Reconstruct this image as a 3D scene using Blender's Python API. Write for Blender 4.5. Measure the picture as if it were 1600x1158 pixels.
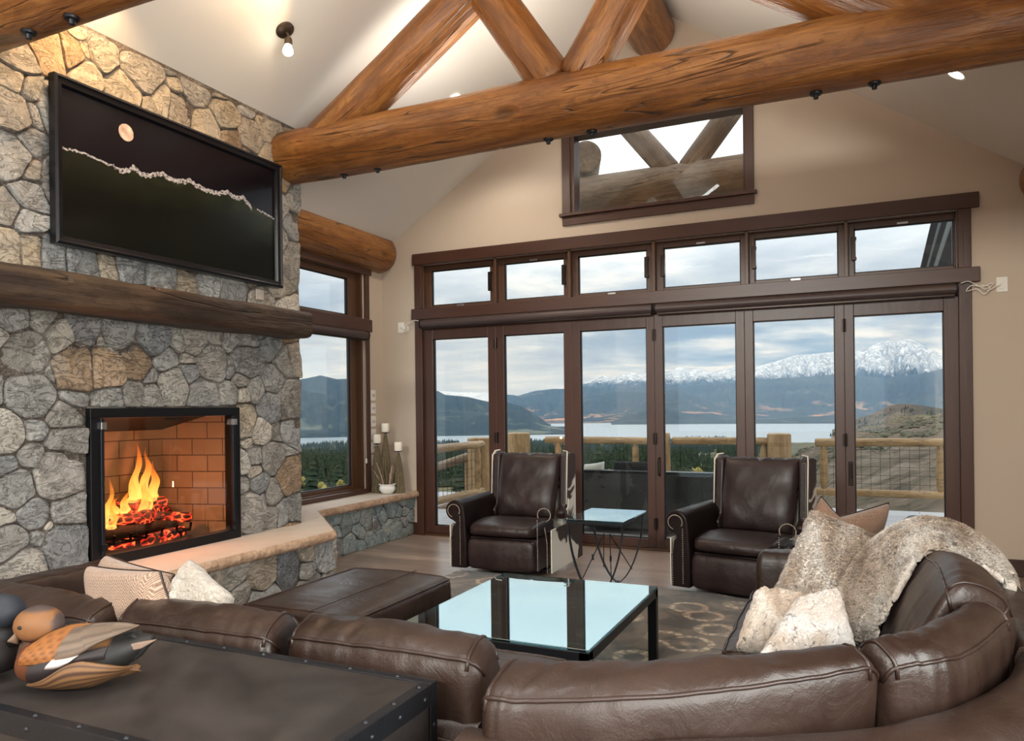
import bpy, bmesh, math, random
import numpy as np
from mathutils import Vector, Matrix, Euler, noise
from math import sin, cos, pi, radians, tan, atan2, sqrt

SC = bpy.context.scene
COL = SC.collection
for _o in list(bpy.data.objects):
    bpy.data.objects.remove(_o)
random.seed(7)

# ------------------------------------------------------------------ camera
CAM = Vector((4.668, -6.843, 1.35)); YAW = 0.4281; ROLL = -0.0117
_f = Vector((-sin(YAW), cos(YAW), 0)); _r = Vector((cos(YAW), sin(YAW), 0)); _u = Vector((0, 0, 1))
_r2 = _r * cos(ROLL) + _u * sin(ROLL); _u2 = _u * cos(ROLL) - _r * sin(ROLL)
cd = bpy.data.cameras.new('camera'); cam = bpy.data.objects.new('camera', cd); COL.objects.link(cam)
cam.matrix_world = Matrix(((_r2.x, _u2.x, -_f.x, CAM.x), (_r2.y, _u2.y, -_f.y, CAM.y), (_r2.z, _u2.z, -_f.z, CAM.z), (0, 0, 0, 1)))
cd.sensor_width = 36; cd.sensor_fit = 'HORIZONTAL'; cd.lens = 1169.04 / 1600 * 36
cd.shift_y = (635.78 - 579) / 1600; cd.clip_start = 0.05; cd.clip_end = 60000
SC.camera = cam

# ------------------------------------------------------------------ colour management and sampling helpers
SC.view_settings.view_transform = 'Standard'; SC.view_settings.look = 'None'
SC.view_settings.gamma = 1; SC.view_settings.use_curve_mapping = False
SC.view_settings.exposure = 0.12
cy = SC.cycles
cy.max_bounces = 8; cy.diffuse_bounces = 4; cy.glossy_bounces = 4; cy.transmission_bounces = 4
cy.transparent_max_bounces = 16; cy.caustics_reflective = False; cy.caustics_refractive = False
cy.sample_clamp_indirect = 6; cy.use_denoising = True; cy.volume_bounces = 0

# ------------------------------------------------------------------ node helper
class NT:
    def __init__(s, tree): s.t = tree; tree.nodes.clear()
    def n(s, typ, inp=None, **kw):
        nd = s.t.nodes.new(typ)
        for k, v in kw.items(): setattr(nd, k, v)
        for k, v in (inp or {}).items():
            sock = nd.inputs[k]
            if isinstance(v, bpy.types.NodeSocket): s.t.links.new(v, sock)
            else: sock.default_value = v
        return nd
    def ramp(s, fac, stops, interp='LINEAR'):
        nd = s.t.nodes.new('ShaderNodeValToRGB'); cr = nd.color_ramp; cr.interpolation = interp
        while len(cr.elements) < len(stops): cr.elements.new(0.5)
        for e, (p, c) in zip(cr.elements, stops):
            e.position = p; e.color = (c, c, c, 1) if not isinstance(c, tuple) else (c + (1,))[:4]
        s.t.links.new(fac, nd.inputs[0]); return nd.outputs[0]
    def mix(s, fac, a, b, mode='MIX'):
        nd = s.t.nodes.new('ShaderNodeMix'); nd.data_type = 'RGBA'; nd.blend_type = mode; nd.clamp_factor = True
        for i, v in ((0, fac), (6, a), (7, b)):
            if isinstance(v, bpy.types.NodeSocket): s.t.links.new(v, nd.inputs[i])
            elif i == 0: nd.inputs[0].default_value = v
            else: nd.inputs[i].default_value = (v + (1,))[:4]
        return nd.outputs[2]
    def math(s, op, a, b=0.0, c=None):
        nd = s.t.nodes.new('ShaderNodeMath'); nd.operation = op
        for i, v in enumerate((a, b) if c is None else (a, b, c)):
            if isinstance(v, bpy.types.NodeSocket): s.t.links.new(v, nd.inputs[i])
            else: nd.inputs[i].default_value = v
        return nd.outputs[0]
    def coord(s, kind='Object', scale=(1, 1, 1), rot=(0, 0, 0)):
        tc = s.n('ShaderNodeTexCoord')
        return s.n('ShaderNodeMapping', {'Vector': tc.outputs[kind], 'Scale': scale, 'Rotation': rot}).outputs[0]
    def schlick(s, f0=0.04):   # reflectance of thin glass, the same from either side
        fc = s.n('ShaderNodeLayerWeight', {'Blend': 0.5}).outputs['Facing']
        return s.math('MULTIPLY_ADD', s.math('POWER', fc, 5.0), 1 - f0, f0)
    def noise(s, vec, scale, detail=4, rough=0.55, dist=0.0, out='Fac'):
        return s.n('ShaderNodeTexNoise', {'Vector': vec, 'Scale': scale, 'Detail': detail, 'Roughness': rough, 'Distortion': dist}).outputs[out]

# ------------------------------------------------------------------ sky (overcast, layered cloud)
world = bpy.data.worlds.new('overcast_sky'); SC.world = world; world.use_nodes = True
w = NT(world.node_tree)
tc = w.n('ShaderNodeTexCoord'); sep = w.n('ShaderNodeSeparateXYZ', {0: tc.outputs['Generated']})
zz = w.math('MAXIMUM', sep.outputs[2], 0.02)
el = w.math('ADD', zz, 0.10)
cx_ = w.math('DIVIDE', sep.outputs[0], el); cy_ = w.math('DIVIDE', sep.outputs[1], el)
cv = w.n('ShaderNodeCombineXYZ', {0: cx_, 1: cy_, 2: 0.3}).outputs[0]
n1 = w.noise(cv, 0.9, 6, 0.55, 0.35)
n2 = w.noise(cv, 2.6, 5, 0.55, 0.2)
cl = w.math('ADD', w.math('MULTIPLY', n1, 0.7), w.math('MULTIPLY', n2, 0.3))
base = w.ramp(cl, [(0.40, (0.16, 0.24, 0.36)), (0.47, (0.34, 0.42, 0.52)), (0.53, (0.56, 0.62, 0.69)), (0.60, (1.0, 0.98, 0.93)), (0.75, (1.2, 1.15, 1.05))])
# higher up the overcast is an even, brighter grey
hi = w.ramp(sep.outputs[2], [(0.08, 0.0), (0.17, 0.45), (0.30, 1.0)])
col1 = w.mix(hi, base, (0.90, 0.94, 1.0))
# soft bright break low over the valley to the north-west
wx = w.math('MULTIPLY', sep.outputs[0], -1.0)
glow = w.math('MULTIPLY', w.ramp(wx, [(0.18, 0.0), (0.42, 1.0), (0.75, 0.9)]), w.ramp(sep.outputs[2], [(0.0, 0.4), (0.05, 0.6), (0.14, 0.05)]))
col2 = w.mix(glow, col1, (1.0, 0.97, 0.88))
hor = w.ramp(sep.outputs[2], [(0.0, 0.55), (0.03, 0.3), (0.06, 0.0)])
col2 = w.mix(hor, col2, (0.72, 0.78, 0.84))
bri = w.math('ADD', w.math('MULTIPLY', w.ramp(sep.outputs[2], [(0.14, 0.0), (0.30, 1.0)]), 0.9), 1.02)
bg = w.n('ShaderNodeBackground', {'Color': col2, 'Strength': bri})
w.n('ShaderNodeOutputWorld', {'Surface': bg.outputs[0]})

def area(name, loc, rot, sx, sy, power, col=(1, 1, 1)):
    ld = bpy.data.lights.new(name, 'AREA'); ld.shape = 'RECTANGLE'; ld.size = sx; ld.size_y = sy; ld.energy = power; ld.color = col
    o = bpy.data.objects.new(name, ld); COL.objects.link(o); o.location = loc; o.rotation_euler = rot; return o
# fill lights outside added, unseen windows (right wall and the wall behind the camera)
area('added_fill_right', (6.30, -6.9, 1.75), (0, radians(90), 0), 1.9, 4.0, 330, (1.0, 0.97, 0.93))
area('added_fill_back', (3.0, -11.75, 2.0), (radians(90), 0, 0), 4.6, 2.6, 30, (1.0, 0.95, 0.89))
area('added_fill_back_gable', (3.025, -11.75, 3.75), (radians(84), 0, 0), 2.6, 0.68, 560, (1.0, 0.95, 0.89))
SKY_X = (2.05, 2.75); SKY_Y = (-6.9, -5.1)
for _sx in (-1, 1):   # two fill lights over added, unseen skylights above the camera
    area('added_fill_roof', (3.025 + _sx * 0.64, -6.0, 4.98), (0, 0, 0), 0.72, 1.8, 60, (1.0, 0.97, 0.94))

for _y, _p in ((-2.35, 34), (-4.66, 48)):   # added fill by the two tie beams, brightens the ceiling, no fixture
    area('added_ceiling_fill', (3.0, _y + .42, 3.46), (pi, 0, 0), 2.6, 0.16, _p, (1.0, 0.90, 0.78))

# ------------------------------------------------------------------ mesh helpers
def tag(o, label=None, cat=None, group=None, kind=None):
    if label: o['label'] = label
    if cat: o['category'] = cat
    if group: o['group'] = group
    if kind: o['kind'] = kind
    return o

def empty(name, loc=(0, 0, 0), rz=0.0, label=None, cat=None, group=None, kind=None):
    o = bpy.data.objects.new(name, None); COL.objects.link(o); o.location = loc; o.rotation_euler = (0, 0, rz)
    o.empty_display_size = 0.1
    return tag(o, label, cat, group, kind)

def copy_tree(o, parent=None):
    c = o.copy(); COL.objects.link(c)
    if parent is not None: c.parent = parent
    for ch in list(o.children): copy_tree(ch, c)
    return c

class MB:
    def __init__(s): s.v = []; s.f = []; s.c = []; s.cur = (1, 1, 1)
    def add(s, vs, fs):
        k = len(s.v); s.v += [tuple(p) for p in vs]; s.f += [tuple(i + k for i in f) for f in fs]; s.c += [s.cur] * len(vs); return s
    def box(s, x0, x1, y0, y1, z0, z1, M=None):
        vs = [Vector((x, y, z)) for z in (z0, z1) for y in (y0, y1) for x in (x0, x1)]
        if M is not None: vs = [M @ p for p in vs]
        return s.add(vs, [(0, 2, 3, 1), (4, 5, 7, 6), (0, 1, 5, 4), (2, 6, 7, 3), (0, 4, 6, 2), (1, 3, 7, 5)])
    def prism(s, poly, a, b, axis='z'):
        n = len(poly)
        def P(p, t): return {'z': (p[0], p[1], t), 'y': (p[0], t, p[1]), 'x': (t, p[0], p[1])}[axis]
        vs = [P(p, a) for p in poly] + [P(p, b) for p in poly]
        return s.add(vs, [tuple(range(n))[::-1], tuple(range(n, 2 * n))] + [(i, (i + 1) % n, n + (i + 1) % n, n + i) for i in range(n)])
    def rings(s, rings, cap=True, closed=True):
        n = len(rings[0]); vs = [p for r in rings for p in r]; fs = []
        for i in range(len(rings) - 1):
            for j in range(n if closed else n - 1):
                k = (j + 1) % n; fs.append((i * n + j, i * n + k, (i + 1) * n + k, (i + 1) * n + j))
        if cap: fs += [tuple(range(n))[::-1], tuple((len(rings) - 1) * n + j for j in range(n))]
        return s.add(vs, fs)
    def tube(s, pts, r, seg=10, cap=True):
        pts = [Vector(p) for p in pts]; n = len(pts); rs = r if hasattr(r, '__len__') else [r] * n
        up = Vector((0, 0, 1)); rings = []; prev = None
        for i, p in enumerate(pts):
            t = (pts[min(i + 1, n - 1)] - pts[max(i - 1, 0)])
            if t.length < 1e-9: t = Vector((0, 0, 1))
            t.normalize()
            if prev is None:
                a = up.cross(t)
                if a.length < 1e-3: a = Vector((1, 0, 0)).cross(t)
            else: a = prev - t * prev.dot(t)
            if a.length < 1e-6: a = Vector((1, 0, 0)).cross(t)
            a.normalize(); b = t.cross(a); prev = a
            rings.append([p + (a * cos(2 * pi * k / seg) + b * sin(2 * pi * k / seg)) * rs[i] for k in range(seg)])
        return s.rings(rings, cap)
    def lathe(s, prof, cx=0, cy=0, cz=0, seg=24, cap=True):
        rings = [[(cx + r * cos(2 * pi * k / seg), cy + r * sin(2 * pi * k / seg), cz + z) for k in range(seg)] for r, z in prof]
        return s.rings(rings, cap)
    def grid(s, P, nu, nv, closed_u=False):
        vs = [P(i / (nu if closed_u else nu - 1), j / (nv - 1)) for j in range(nv) for i in range(nu)]
        fs = [(j * nu + i, j * nu + (i + 1) % nu, (j + 1) * nu + (i + 1) % nu, (j + 1) * nu + i) for j in range(nv - 1) for i in range(nu if closed_u else nu - 1)]
        return s.add(vs, fs)
    def ball(s, c, r, seg=10, rg=6, sc=(1, 1, 1)):
        rings = []
        for i in range(rg + 1):
            a = -pi / 2 + pi * i / rg; rr = max(cos(a), 0.02)
            rings.append([(c[0] + r * sc[0] * rr * cos(2 * pi * k / seg), c[1] + r * sc[1] * rr * sin(2 * pi * k / seg), c[2] + r * sc[2] * sin(a)) for k in range(seg)])
        return s.rings(rings)
    def build(s, name, mat, parent=None, smooth=True, sharp=35, bevel=0, bseg=2, colors=False, label=None, M=None):
        me = bpy.data.meshes.new(name); vs = s.v if M is None else [tuple(M @ Vector(p)) for p in s.v]
        me.from_pydata(vs, [], s.f); me.validate()
        if colors:
            at = me.color_attributes.new('Col', 'FLOAT_COLOR', 'POINT')
            at.data.foreach_set('color', np.array([(c + (1,))[:4] for c in s.c], dtype=np.float32).ravel())
        bm = bmesh.new(); bm.from_mesh(me); bmesh.ops.recalc_face_normals(bm, faces=bm.faces); bm.to_mesh(me); bm.free()
        if smooth:
            me.shade_smooth()
            if sharp: me.set_sharp_from_angle(angle=radians(sharp))
        me.materials.append(mat)
        o = bpy.data.objects.new(name, me); COL.objects.link(o)
        if parent is not None: o.parent = parent
        if bevel:
            md = o.modifiers.new('bevel', 'BEVEL'); md.width = bevel; md.segments = bseg; md.limit_method = 'ANGLE'; md.angle_limit = radians(40); md.harden_normals = False
        if label: o['label'] = label
        return o

def nz(x, y, z, sc=1.0): return noise.noise(Vector((x * sc, y * sc, z * sc)))

# ------------------------------------------------------------------ materials
MATS = {}
def material(name):
    m = bpy.data.materials.new(name); m.use_nodes = True; MATS[name] = m; return m, NT(m.node_tree)
def finish(t, color, rough=0.5, bump=None, bstr=0.3, bdist=0.01, metal=0.0, spec=0.5, sheen=0.0, coat=0.0):
    inp = {'Base Color': color if isinstance(color, bpy.types.NodeSocket) else (color + (1,))[:4], 'Roughness': rough, 'Metallic': metal, 'Specular IOR Level': spec, 'Sheen Weight': sheen, 'Coat Weight': coat}
    if bump is not None: inp['Normal'] = t.n('ShaderNodeBump', {'Height': bump, 'Strength': bstr, 'Distance': bdist}).outputs[0]
    b = t.n('ShaderNodeBsdfPrincipled', inp); t.n('ShaderNodeOutputMaterial', {'Surface': b.outputs[0]}); return b

def m_plain(name, color, rough=0.5, var=0.0, vscale=5, bump=0.0, bscale=60, metal=0.0, spec=0.5, coat=0.0):
    m, t = material(name); c = color; co = t.coord()
    if var: c = t.mix(t.noise(co, vscale, 4), tuple(x * (1 - var) for x in color), tuple(min(1, x * (1 + var)) for x in color))
    finish(t, c, rough, t.noise(co, bscale, 3) if bump else None, bump, 0.004, metal, spec, coat=coat); return m

def m_log(name, dark, mid, light, rough=0.4, coat=0.0, bs=0.35):
    # grain runs along local x
    m, t = material(name)
    a = t.coord('Object', (0.55, 3.2, 3.2)); b = t.coord('Object', (1.2, 14, 14)); c0 = t.coord('Object', (1.0, 1.0, 1.0))
    n1 = t.noise(a, 1.6, 6, 0.6, 1.2); n2 = t.noise(b, 2.2, 4, 0.6, 0.5); n3 = t.noise(c0, 1.1, 3)
    f = t.math('ADD', t.math('MULTIPLY', n1, 0.55), t.math('ADD', t.math('MULTIPLY', n2, 0.25), t.math('MULTIPLY', n3, 0.2)))
    col = t.ramp(f, [(0.34, dark), (0.47, mid), (0.6, light)])
    vo = t.n('ShaderNodeTexVoronoi', {'Vector': t.coord('Object', (0.9, 2.0, 2.0)), 'Scale': 1.3, 'Randomness': 1.0})
    kn = t.ramp(vo.outputs['Distance'], [(0.05, 1.0), (0.14, 0.0)])
    ring = t.math('SINE', t.math('MULTIPLY', vo.outputs['Distance'], 90))
    kk = t.math('MULTIPLY', kn, t.math('ADD', 0.75, t.math('MULTIPLY', ring, 0.2)))
    col = t.mix(kk, col, tuple(x * 0.35 for x in dark))
    mot = t.noise(t.coord('Object', (1.6, 5, 5)), 3.5, 5, 0.7, 1.5)   # draw-knife mottling
    col = t.mix(t.ramp(mot, [(0.50, 0.0), (0.62, 0.55)]), col, tuple(x * 0.55 for x in mid))
    # drying checks: thin dark lines along the grain
    ck = t.ramp(t.noise(t.coord('Object', (0.35, 5.5, 5.5)), 1.7, 2, 0.4, 0.8), [(0.488, 0.0), (0.5, 1.0), (0.512, 0.0)])
    ck = t.math('MULTIPLY', ck, t.ramp(n3, [(0.45, 0.0), (0.55, 0.85)]))
    col = t.mix(ck, col, tuple(x * 0.3 for x in dark))
    h = t.math('SUBTRACT', t.math('ADD', n1, t.math('MULTIPLY', n2, 0.6)), t.math('ADD', t.math('MULTIPLY', ck, 1.0), kn))
    finish(t, col, rough, h, bs, 0.03, coat=coat); return m

M_LOG = m_log('honey_log', (0.060, 0.020, 0.006), (0.20, 0.072, 0.016), (0.36, 0.155, 0.042), 0.34, bs=0.5)
M_LOGOUT = m_log('weathered_log', (0.08, 0.045, 0.024), (0.15, 0.09, 0.05), (0.24, 0.16, 0.095), 0.6)
M_RAIL = m_log('golden_rail_log', (0.14, 0.07, 0.026), (0.28, 0.16, 0.06), (0.40, 0.26, 0.12), 0.5)
M_MANTEL = m_log('dark_hewn_wood', (0.010, 0.005, 0.003), (0.026, 0.013, 0.007), (0.065, 0.036, 0.018), 0.55, bs=0.7)
def m_trimwood(name, axis, dark=(0.030, 0.012, 0.008), light=(0.085, 0.034, 0.021)):
    m, t = material(name); sc = {'x': (0.6, 12, 12), 'y': (12, 0.6, 12), 'z': (12, 12, 0.6)}[axis]
    n = t.noise(t.coord('Object', sc), 1.5, 5, 0.6, 0.6); k = t.noise(t.coord('Object'), 3.0, 3)
    col = t.mix(t.math('ADD', t.math('MULTIPLY', n, 0.8), t.math('MULTIPLY', k, 0.25)), dark, light)
    finish(t, col, 0.38, n, 0.12, 0.01); return m
M_TX = m_trimwood('stained_trim_horizontal', 'x'); M_TY = m_trimwood('stained_trim_deep', 'y'); M_TZ = m_trimwood('stained_trim_vertical', 'z')
M_TZL = m_trimwood('stained_sash_vertical', 'z', (0.04, 0.017, 0.009), (0.12, 0.055, 0.026)); M_TXL = m_trimwood('stained_sash_horizontal', 'x', (0.04, 0.017, 0.009), (0.11, 0.05, 0.026))
M_WALL = m_plain('warm_taupe_paint', (0.52, 0.435, 0.35), 0.7, 0.02, 1, 0.05, 90)
M_CEIL = m_plain('cream_ceiling_paint', (0.74, 0.715, 0.67), 0.75, 0.01, 1)
M_BASE = m_plain('dark_baseboard', (0.045, 0.02, 0.013), 0.4, 0.2, 8)
M_BLACK = m_plain('black_metal', (0.012, 0.012, 0.014), 0.38, 0.0, metal=0.6)
M_IRON = m_plain('blackened_iron', (0.03, 0.032, 0.038), 0.4, 0.15, 20, 0.1, 80, metal=0.8)
M_WHITE = m_plain('white_plastic', (0.80, 0.78, 0.73), 0.4)
M_BRONZE = m_plain('dark_bronze', (0.03, 0.02, 0.016), 0.35, metal=0.7)
M_SHADE = m_plain('brown_shade_cassette', (0.055, 0.035, 0.033), 0.45)
M_CHROME = m_plain('brushed_steel', (0.5, 0.5, 0.5), 0.3, metal=1.0)

m, t = material('window_glass')
fr = t.schlick(0.035)
tr = t.n('ShaderNodeBsdfTransparent', {'Color': (0.95, 0.97, 0.965, 1)}); gl = t.n('ShaderNodeBsdfGlossy', {'Roughness': 0.0, 'Color': (1, 1, 1, 1)})
mx = t.n('ShaderNodeMixShader', {0: t.math('MULTIPLY', fr, 0.8), 1: tr.outputs[0], 2: gl.outputs[0]}); t.n('ShaderNodeOutputMaterial', {'Surface': mx.outputs[0]}); M_GLASS = m
m, t = material('smoked_fire_glass')
tr = t.n('ShaderNodeBsdfTransparent', {'Color': (0.80, 0.72, 0.62, 1)}); gl = t.n('ShaderNodeBsdfGlossy', {'Roughness': 0.03, 'Color': (0.9, 0.9, 0.9, 1)})
fr = t.schlick(0.035)
mx = t.n('ShaderNodeMixShader', {0: fr, 1: tr.outputs[0], 2: gl.outputs[0]}); t.n('ShaderNodeOutputMaterial', {'Surface': mx.outputs[0]}); M_FGLASS = m

# hardwood floor: wide grey-brown planks running along x
m, t = material('hardwood_floor')
co = t.coord('Object')
br = t.n('ShaderNodeTexBrick', {'Vector': co, 'Color1': (0.36, 0.265, 0.205, 1), 'Color2': (0.22, 0.155, 0.12, 1), 'Mortar': (0.03, 0.02, 0.015, 1), 'Scale': 1.0, 'Mortar Size': 0.0022, 'Mortar Smooth': 0.1, 'Bias': 0.0, 'Brick Width': 1.9, 'Row Height': 0.165}, offset=0.37)
g = t.noise(t.coord('Object', (1.2, 16, 1)), 1.4, 6, 0.6, 0.8); g2 = t.noise(t.coord('Object', (0.8, 4, 1)), 1.0, 3)
col = t.mix(t.ramp(g, [(0.35, 0.0), (0.65, 1.0)]), br.outputs['Color'], (0.48, 0.38, 0.31), 'MIX')
col = t.mix(0.55, col, br.outputs['Color']); col = t.mix(t.ramp(g2, [(0.42, 0.35), (0.6, 0.0)]), col, (0.10, 0.065, 0.05))
finish(t, col, 0.28, t.math('SUBTRACT', t.math('MULTIPLY', g, 0.3), br.outputs['Fac']), 0.25, 0.004); M_FLOOR = m

# rock: per-stone colour stored on the mesh, mottling and bump from noise
def m_rock(name, bstr=0.9):
    m, t = material(name); co = t.coord('Object')
    at = t.n('ShaderNodeAttribute', attribute_name='Col').outputs['Color']
    n1 = t.noise(co, 9, 8, 0.7, 1.1); n2 = t.noise(co, 55, 5, 0.75); n3 = t.noise(co, 3.0, 3, 0.5, 1.0)
    c = t.mix(t.ramp(n1, [(0.36, 0.5), (0.60, 0.0)]), at, t.mix(1.0, at, (0.42, 0.42, 0.42), 'MULTIPLY'))
    c = t.mix(t.ramp(n3, [(0.54, 0.0), (0.72, 0.5)]), c, (0.52, 0.49, 0.44))
    c = t.mix(t.ramp(n2, [(0.56, 0.0), (0.72, 0.6)]), c, (0.66, 0.64, 0.60))
    c = t.mix(t.ramp(n2, [(0.28, 0.7), (0.42, 0.0)]), c, t.mix(1.0, at, (0.25, 0.25, 0.25), 'MULTIPLY'))
    vn = t.ramp(t.noise(t.coord('Object', (1, 1, 2.2), (0.5, 0.3, 0)), 6, 5, 0.6, 2.0), [(0.47, 0.0), (0.495, 1.0), (0.52, 0.0)])   # cracks and veins
    c = t.mix(t.math('MULTIPLY', vn, 0.32), c, t.mix(1.0, at, (0.35, 0.35, 0.35), 'MULTIPLY'))
    h = t.math('SUBTRACT', t.math('ADD', t.math('MULTIPLY', n1, 1.2), t.math('MULTIPLY', n2, 0.35)), t.math('MULTIPLY', vn, 0.4)); finish(t, c, 0.85, h, bstr, 0.03); return m
M_ROCK = m_rock('field_stone')
m, t = material('sandstone_slab'); co = t.coord('Object'); n1 = t.noise(co, 6, 5); n2 = t.noise(co, 60, 3)
finish(t, t.mix(n1, (0.46, 0.38, 0.31), (0.60, 0.52, 0.44)), 0.7, n2, 0.15, 0.005); M_SLAB = m
m, t = material('sandstone_edge'); co = t.coord('Object'); n1 = t.noise(co, 12, 5, 0.7); n2 = t.noise(co, 40, 5, 0.7)
finish(t, t.mix(t.ramp(n1, [(0.3, 0.0), (0.7, 1.0)]), (0.30, 0.17, 0.10), (0.60, 0.42, 0.29)), 0.85, n2, 0.9, 0.02); M_SLABE = m
# ================================================================== ROOM SHELL
RX = 6.05; RID = 3.025; ZE = 3.04; SL = 0.65; ZR = ZE + SL * RID; YB = -11.6
def zc(x): return ZE + SL * (x if x < RID else RX - x)
S = lambda n, mb, mat, **k: tag(mb.build(n, mat, **k), kind='structure')
S('floor', MB().box(-0.2, RX + 0.2, YB - 0.2, 0.18, -0.12, 0.0), M_FLOOR)
# window wall: pieces round the door opening, transoms and gable window
DX0, DX1, DZ, TZ0, TZ1 = 0.47, 5.47, 2.26, 2.38, 2.90
GX0, GX1, GZ0, GZ1 = 2.20, 3.82, 3.20, 3.99
mb = MB(); T = 0.2
mb.box(-0.2, DX0, 0, T, -0.1, TZ1); mb.box(DX1, RX + 0.2, 0, T, -0.1, TZ1)
mb.box(DX0, DX1, 0, T, DZ, TZ0); mb.box(-0.2, RX + 0.2, 0, T, TZ1, ZE - 0.02) if ZE - 0.02 > TZ1 else None
def gab(x0, x1, z0): mb.prism([(x0, z0), (x1, z0)] + [(x, zc(x) + 0.12) for x in ([x1] + ([RID] if x0 < RID < x1 else []) + [x0])], 0, T, 'y')
gab(-0.2, GX0, ZE - 0.02); gab(GX1, RX + 0.2, ZE - 0.02)
mb.box(GX0, GX1, 0, T, ZE - 0.02, GZ0); gab(GX0, GX1, GZ1)
S('wall_front', mb, M_WALL, smooth=False)
# left wall with its window opening (hidden behind the chimney further back)
LY0, LY1, LZ0, LZM, LZ1 = -1.62, -0.36, 0.50, 2.22, 2.78
mb = MB(); mb.box(-0.2, 0, LY1, 0, -0.1, ZE + 0.1); mb.box(-0.2, 0, YB, LY0, -0.1, ZE + 0.1)
mb.box(-0.2, 0, LY0, LY1, -0.1, LZ0); mb.box(-0.2, 0, LY0, LY1, LZ1, ZE + 0.1)
S('wall_left', mb, M_WALL, smooth=False)
mb = MB(); RY = [(-1.0, 0), (-4.9, -3.2), (YB, -9.0)]
WR0, WR1, WRZ0, WRZ1 = -9.0, -4.9, 0.8, 2.7
mb.box(RX, RX + 0.2, WR1, 0, -0.1, ZE + 0.1); mb.box(RX, RX + 0.2, YB, WR0, -0.1, ZE + 0.1)
mb.box(RX, RX + 0.2, WR0, WR1, -0.1, WRZ0); mb.box(RX, RX + 0.2, WR0, WR1, WRZ1, ZE + 0.1)
S('wall_right', mb, M_WALL, smooth=False)
mb = MB(); mb.box(-0.2, 0.7, YB - 0.2, YB, -0.1, 3.3); mb.box(5.35, RX + 0.2, YB - 0.2, YB, -0.1, 3.3); mb.box(0.7, 5.35, YB - 0.2, YB, -0.1, 0.7)
mb.prism([(-0.2, 3.04), (0.7, 3.3), (5.35, 3.3), (RX + .2, 3.04), (RX + .2, 3.04), (5.4, 3.4), (0.65, 3.4)], YB - 0.2, YB, 'y'); mb.prism([(0.3, 3.4), (1.7, 3.4), (1.7, zc(1.7) + .1)], YB - 0.2, YB, 'y')
mb.prism([(5.75, 3.4), (4.35, 3.4), (4.35, zc(4.35) + .1)], YB - 0.2, YB, 'y')
mb.prism([(1.7, 4.1), (4.35, 4.1), (4.35, zc(4.35) + .1), (RID, ZR + .1), (1.7, zc(1.7) + .1)], YB - 0.2, YB, 'y')
S('wall_back', mb, M_WALL, smooth=False)
mb = MB()
def slab(xa, xb, y0, y1): mb.prism([(xa, zc(xa)), (xb, zc(xb)), (xb, zc(xb) + .25), (xa, zc(xa) + .25)], y0, y1, 'y')
SX0, SX1, SYA, SYB = 2.05, 2.76, -6.9, -5.1
for a, b in ((-0.2, SX0), (SX1, RID)): slab(a, b, YB - .2, T); slab(RX - b, RX - a, YB - .2, T)
for y0, y1 in ((YB - .2, SYA), (SYB, T)): slab(SX0, SX1, y0, y1); slab(RX - SX1, RX - SX0, y0, y1)
S('ceiling', mb, M_CEIL, smooth=False)
S('baseboard_front', MB().box(5.52, RX, -0.018, 0, 0, 0.13), M_BASE, bevel=0.004)
S('baseboard_right', MB().box(RX - 0.018, RX, YB, -0.02, 0, 0.13), M_BASE)
S('baseboard_corner', MB().box(0.38, 0.43, -0.018, 0, 0, 0.13), M_BASE)

# ------------------------------------------------------------------ casing (trim) of the window wall
def bar(x0, x1, y0, y1, z0, z1): return MB().box(x0, x1, y0, y1, z0, z1)
S('trim_1', bar(0.41, 5.575, -0.035, 0.0, 2.865, 2.985), M_TX, bevel=0.004)                # head casing
S('trim_2', bar(0.40, 5.575, -0.045, 0.02, 2.285, 2.40), M_TX, bevel=0.004)                # mid rail casing
S('trim_3', bar(0.43, 0.515, -0.025, 0.0, 0.0, 2.285), M_TZ, bevel=0.004)
S('trim_4', bar(5.43, 5.52, -0.025, 0.0, 0.0, 2.285), M_TZ, bevel=0.004)
S('trim_5', bar(0.43, 0.515, -0.025, 0.0, 2.40, 2.865), M_TZ, bevel=0.004)
S('trim_6', bar(5.43, 5.52, -0.025, 0.0, 2.40, 2.865), M_TZ, bevel=0.004)
S('trim_7', bar(2.115, 2.20, -0.025, 0.0, 3.20, 4.07), M_TZ, bevel=0.004)
S('trim_8', bar(3.82, 3.90, -0.025, 0.0, 3.20, 4.07), M_TZ, bevel=0.004)
S('trim_9', bar(2.115, 3.90, -0.025, 0.0, 3.985, 4.07), M_TX, bevel=0.004)
S('trim_10', bar(2.09, 3.925, -0.05, 0.02, 3.185, 3.215), M_TX, bevel=0.004)
S('trim_11', bar(2.115, 3.90, -0.022, 0.0, 3.10, 3.186), M_TX, bevel=0.004)
# door frame
mb = MB(); mb.box(DX0, 0.505, -0.005, 0.13, 0, DZ); mb.box(5.435, DX1, -0.005, 0.13, 0, DZ); mb.box(0.505, 5.435, -0.005, 0.13, 2.195, DZ); mb.box(0.505, 5.435, 0.0, 0.14, -0.005, 0.022)
S('trim_12', mb, M_TXL, bevel=0.003)
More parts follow.
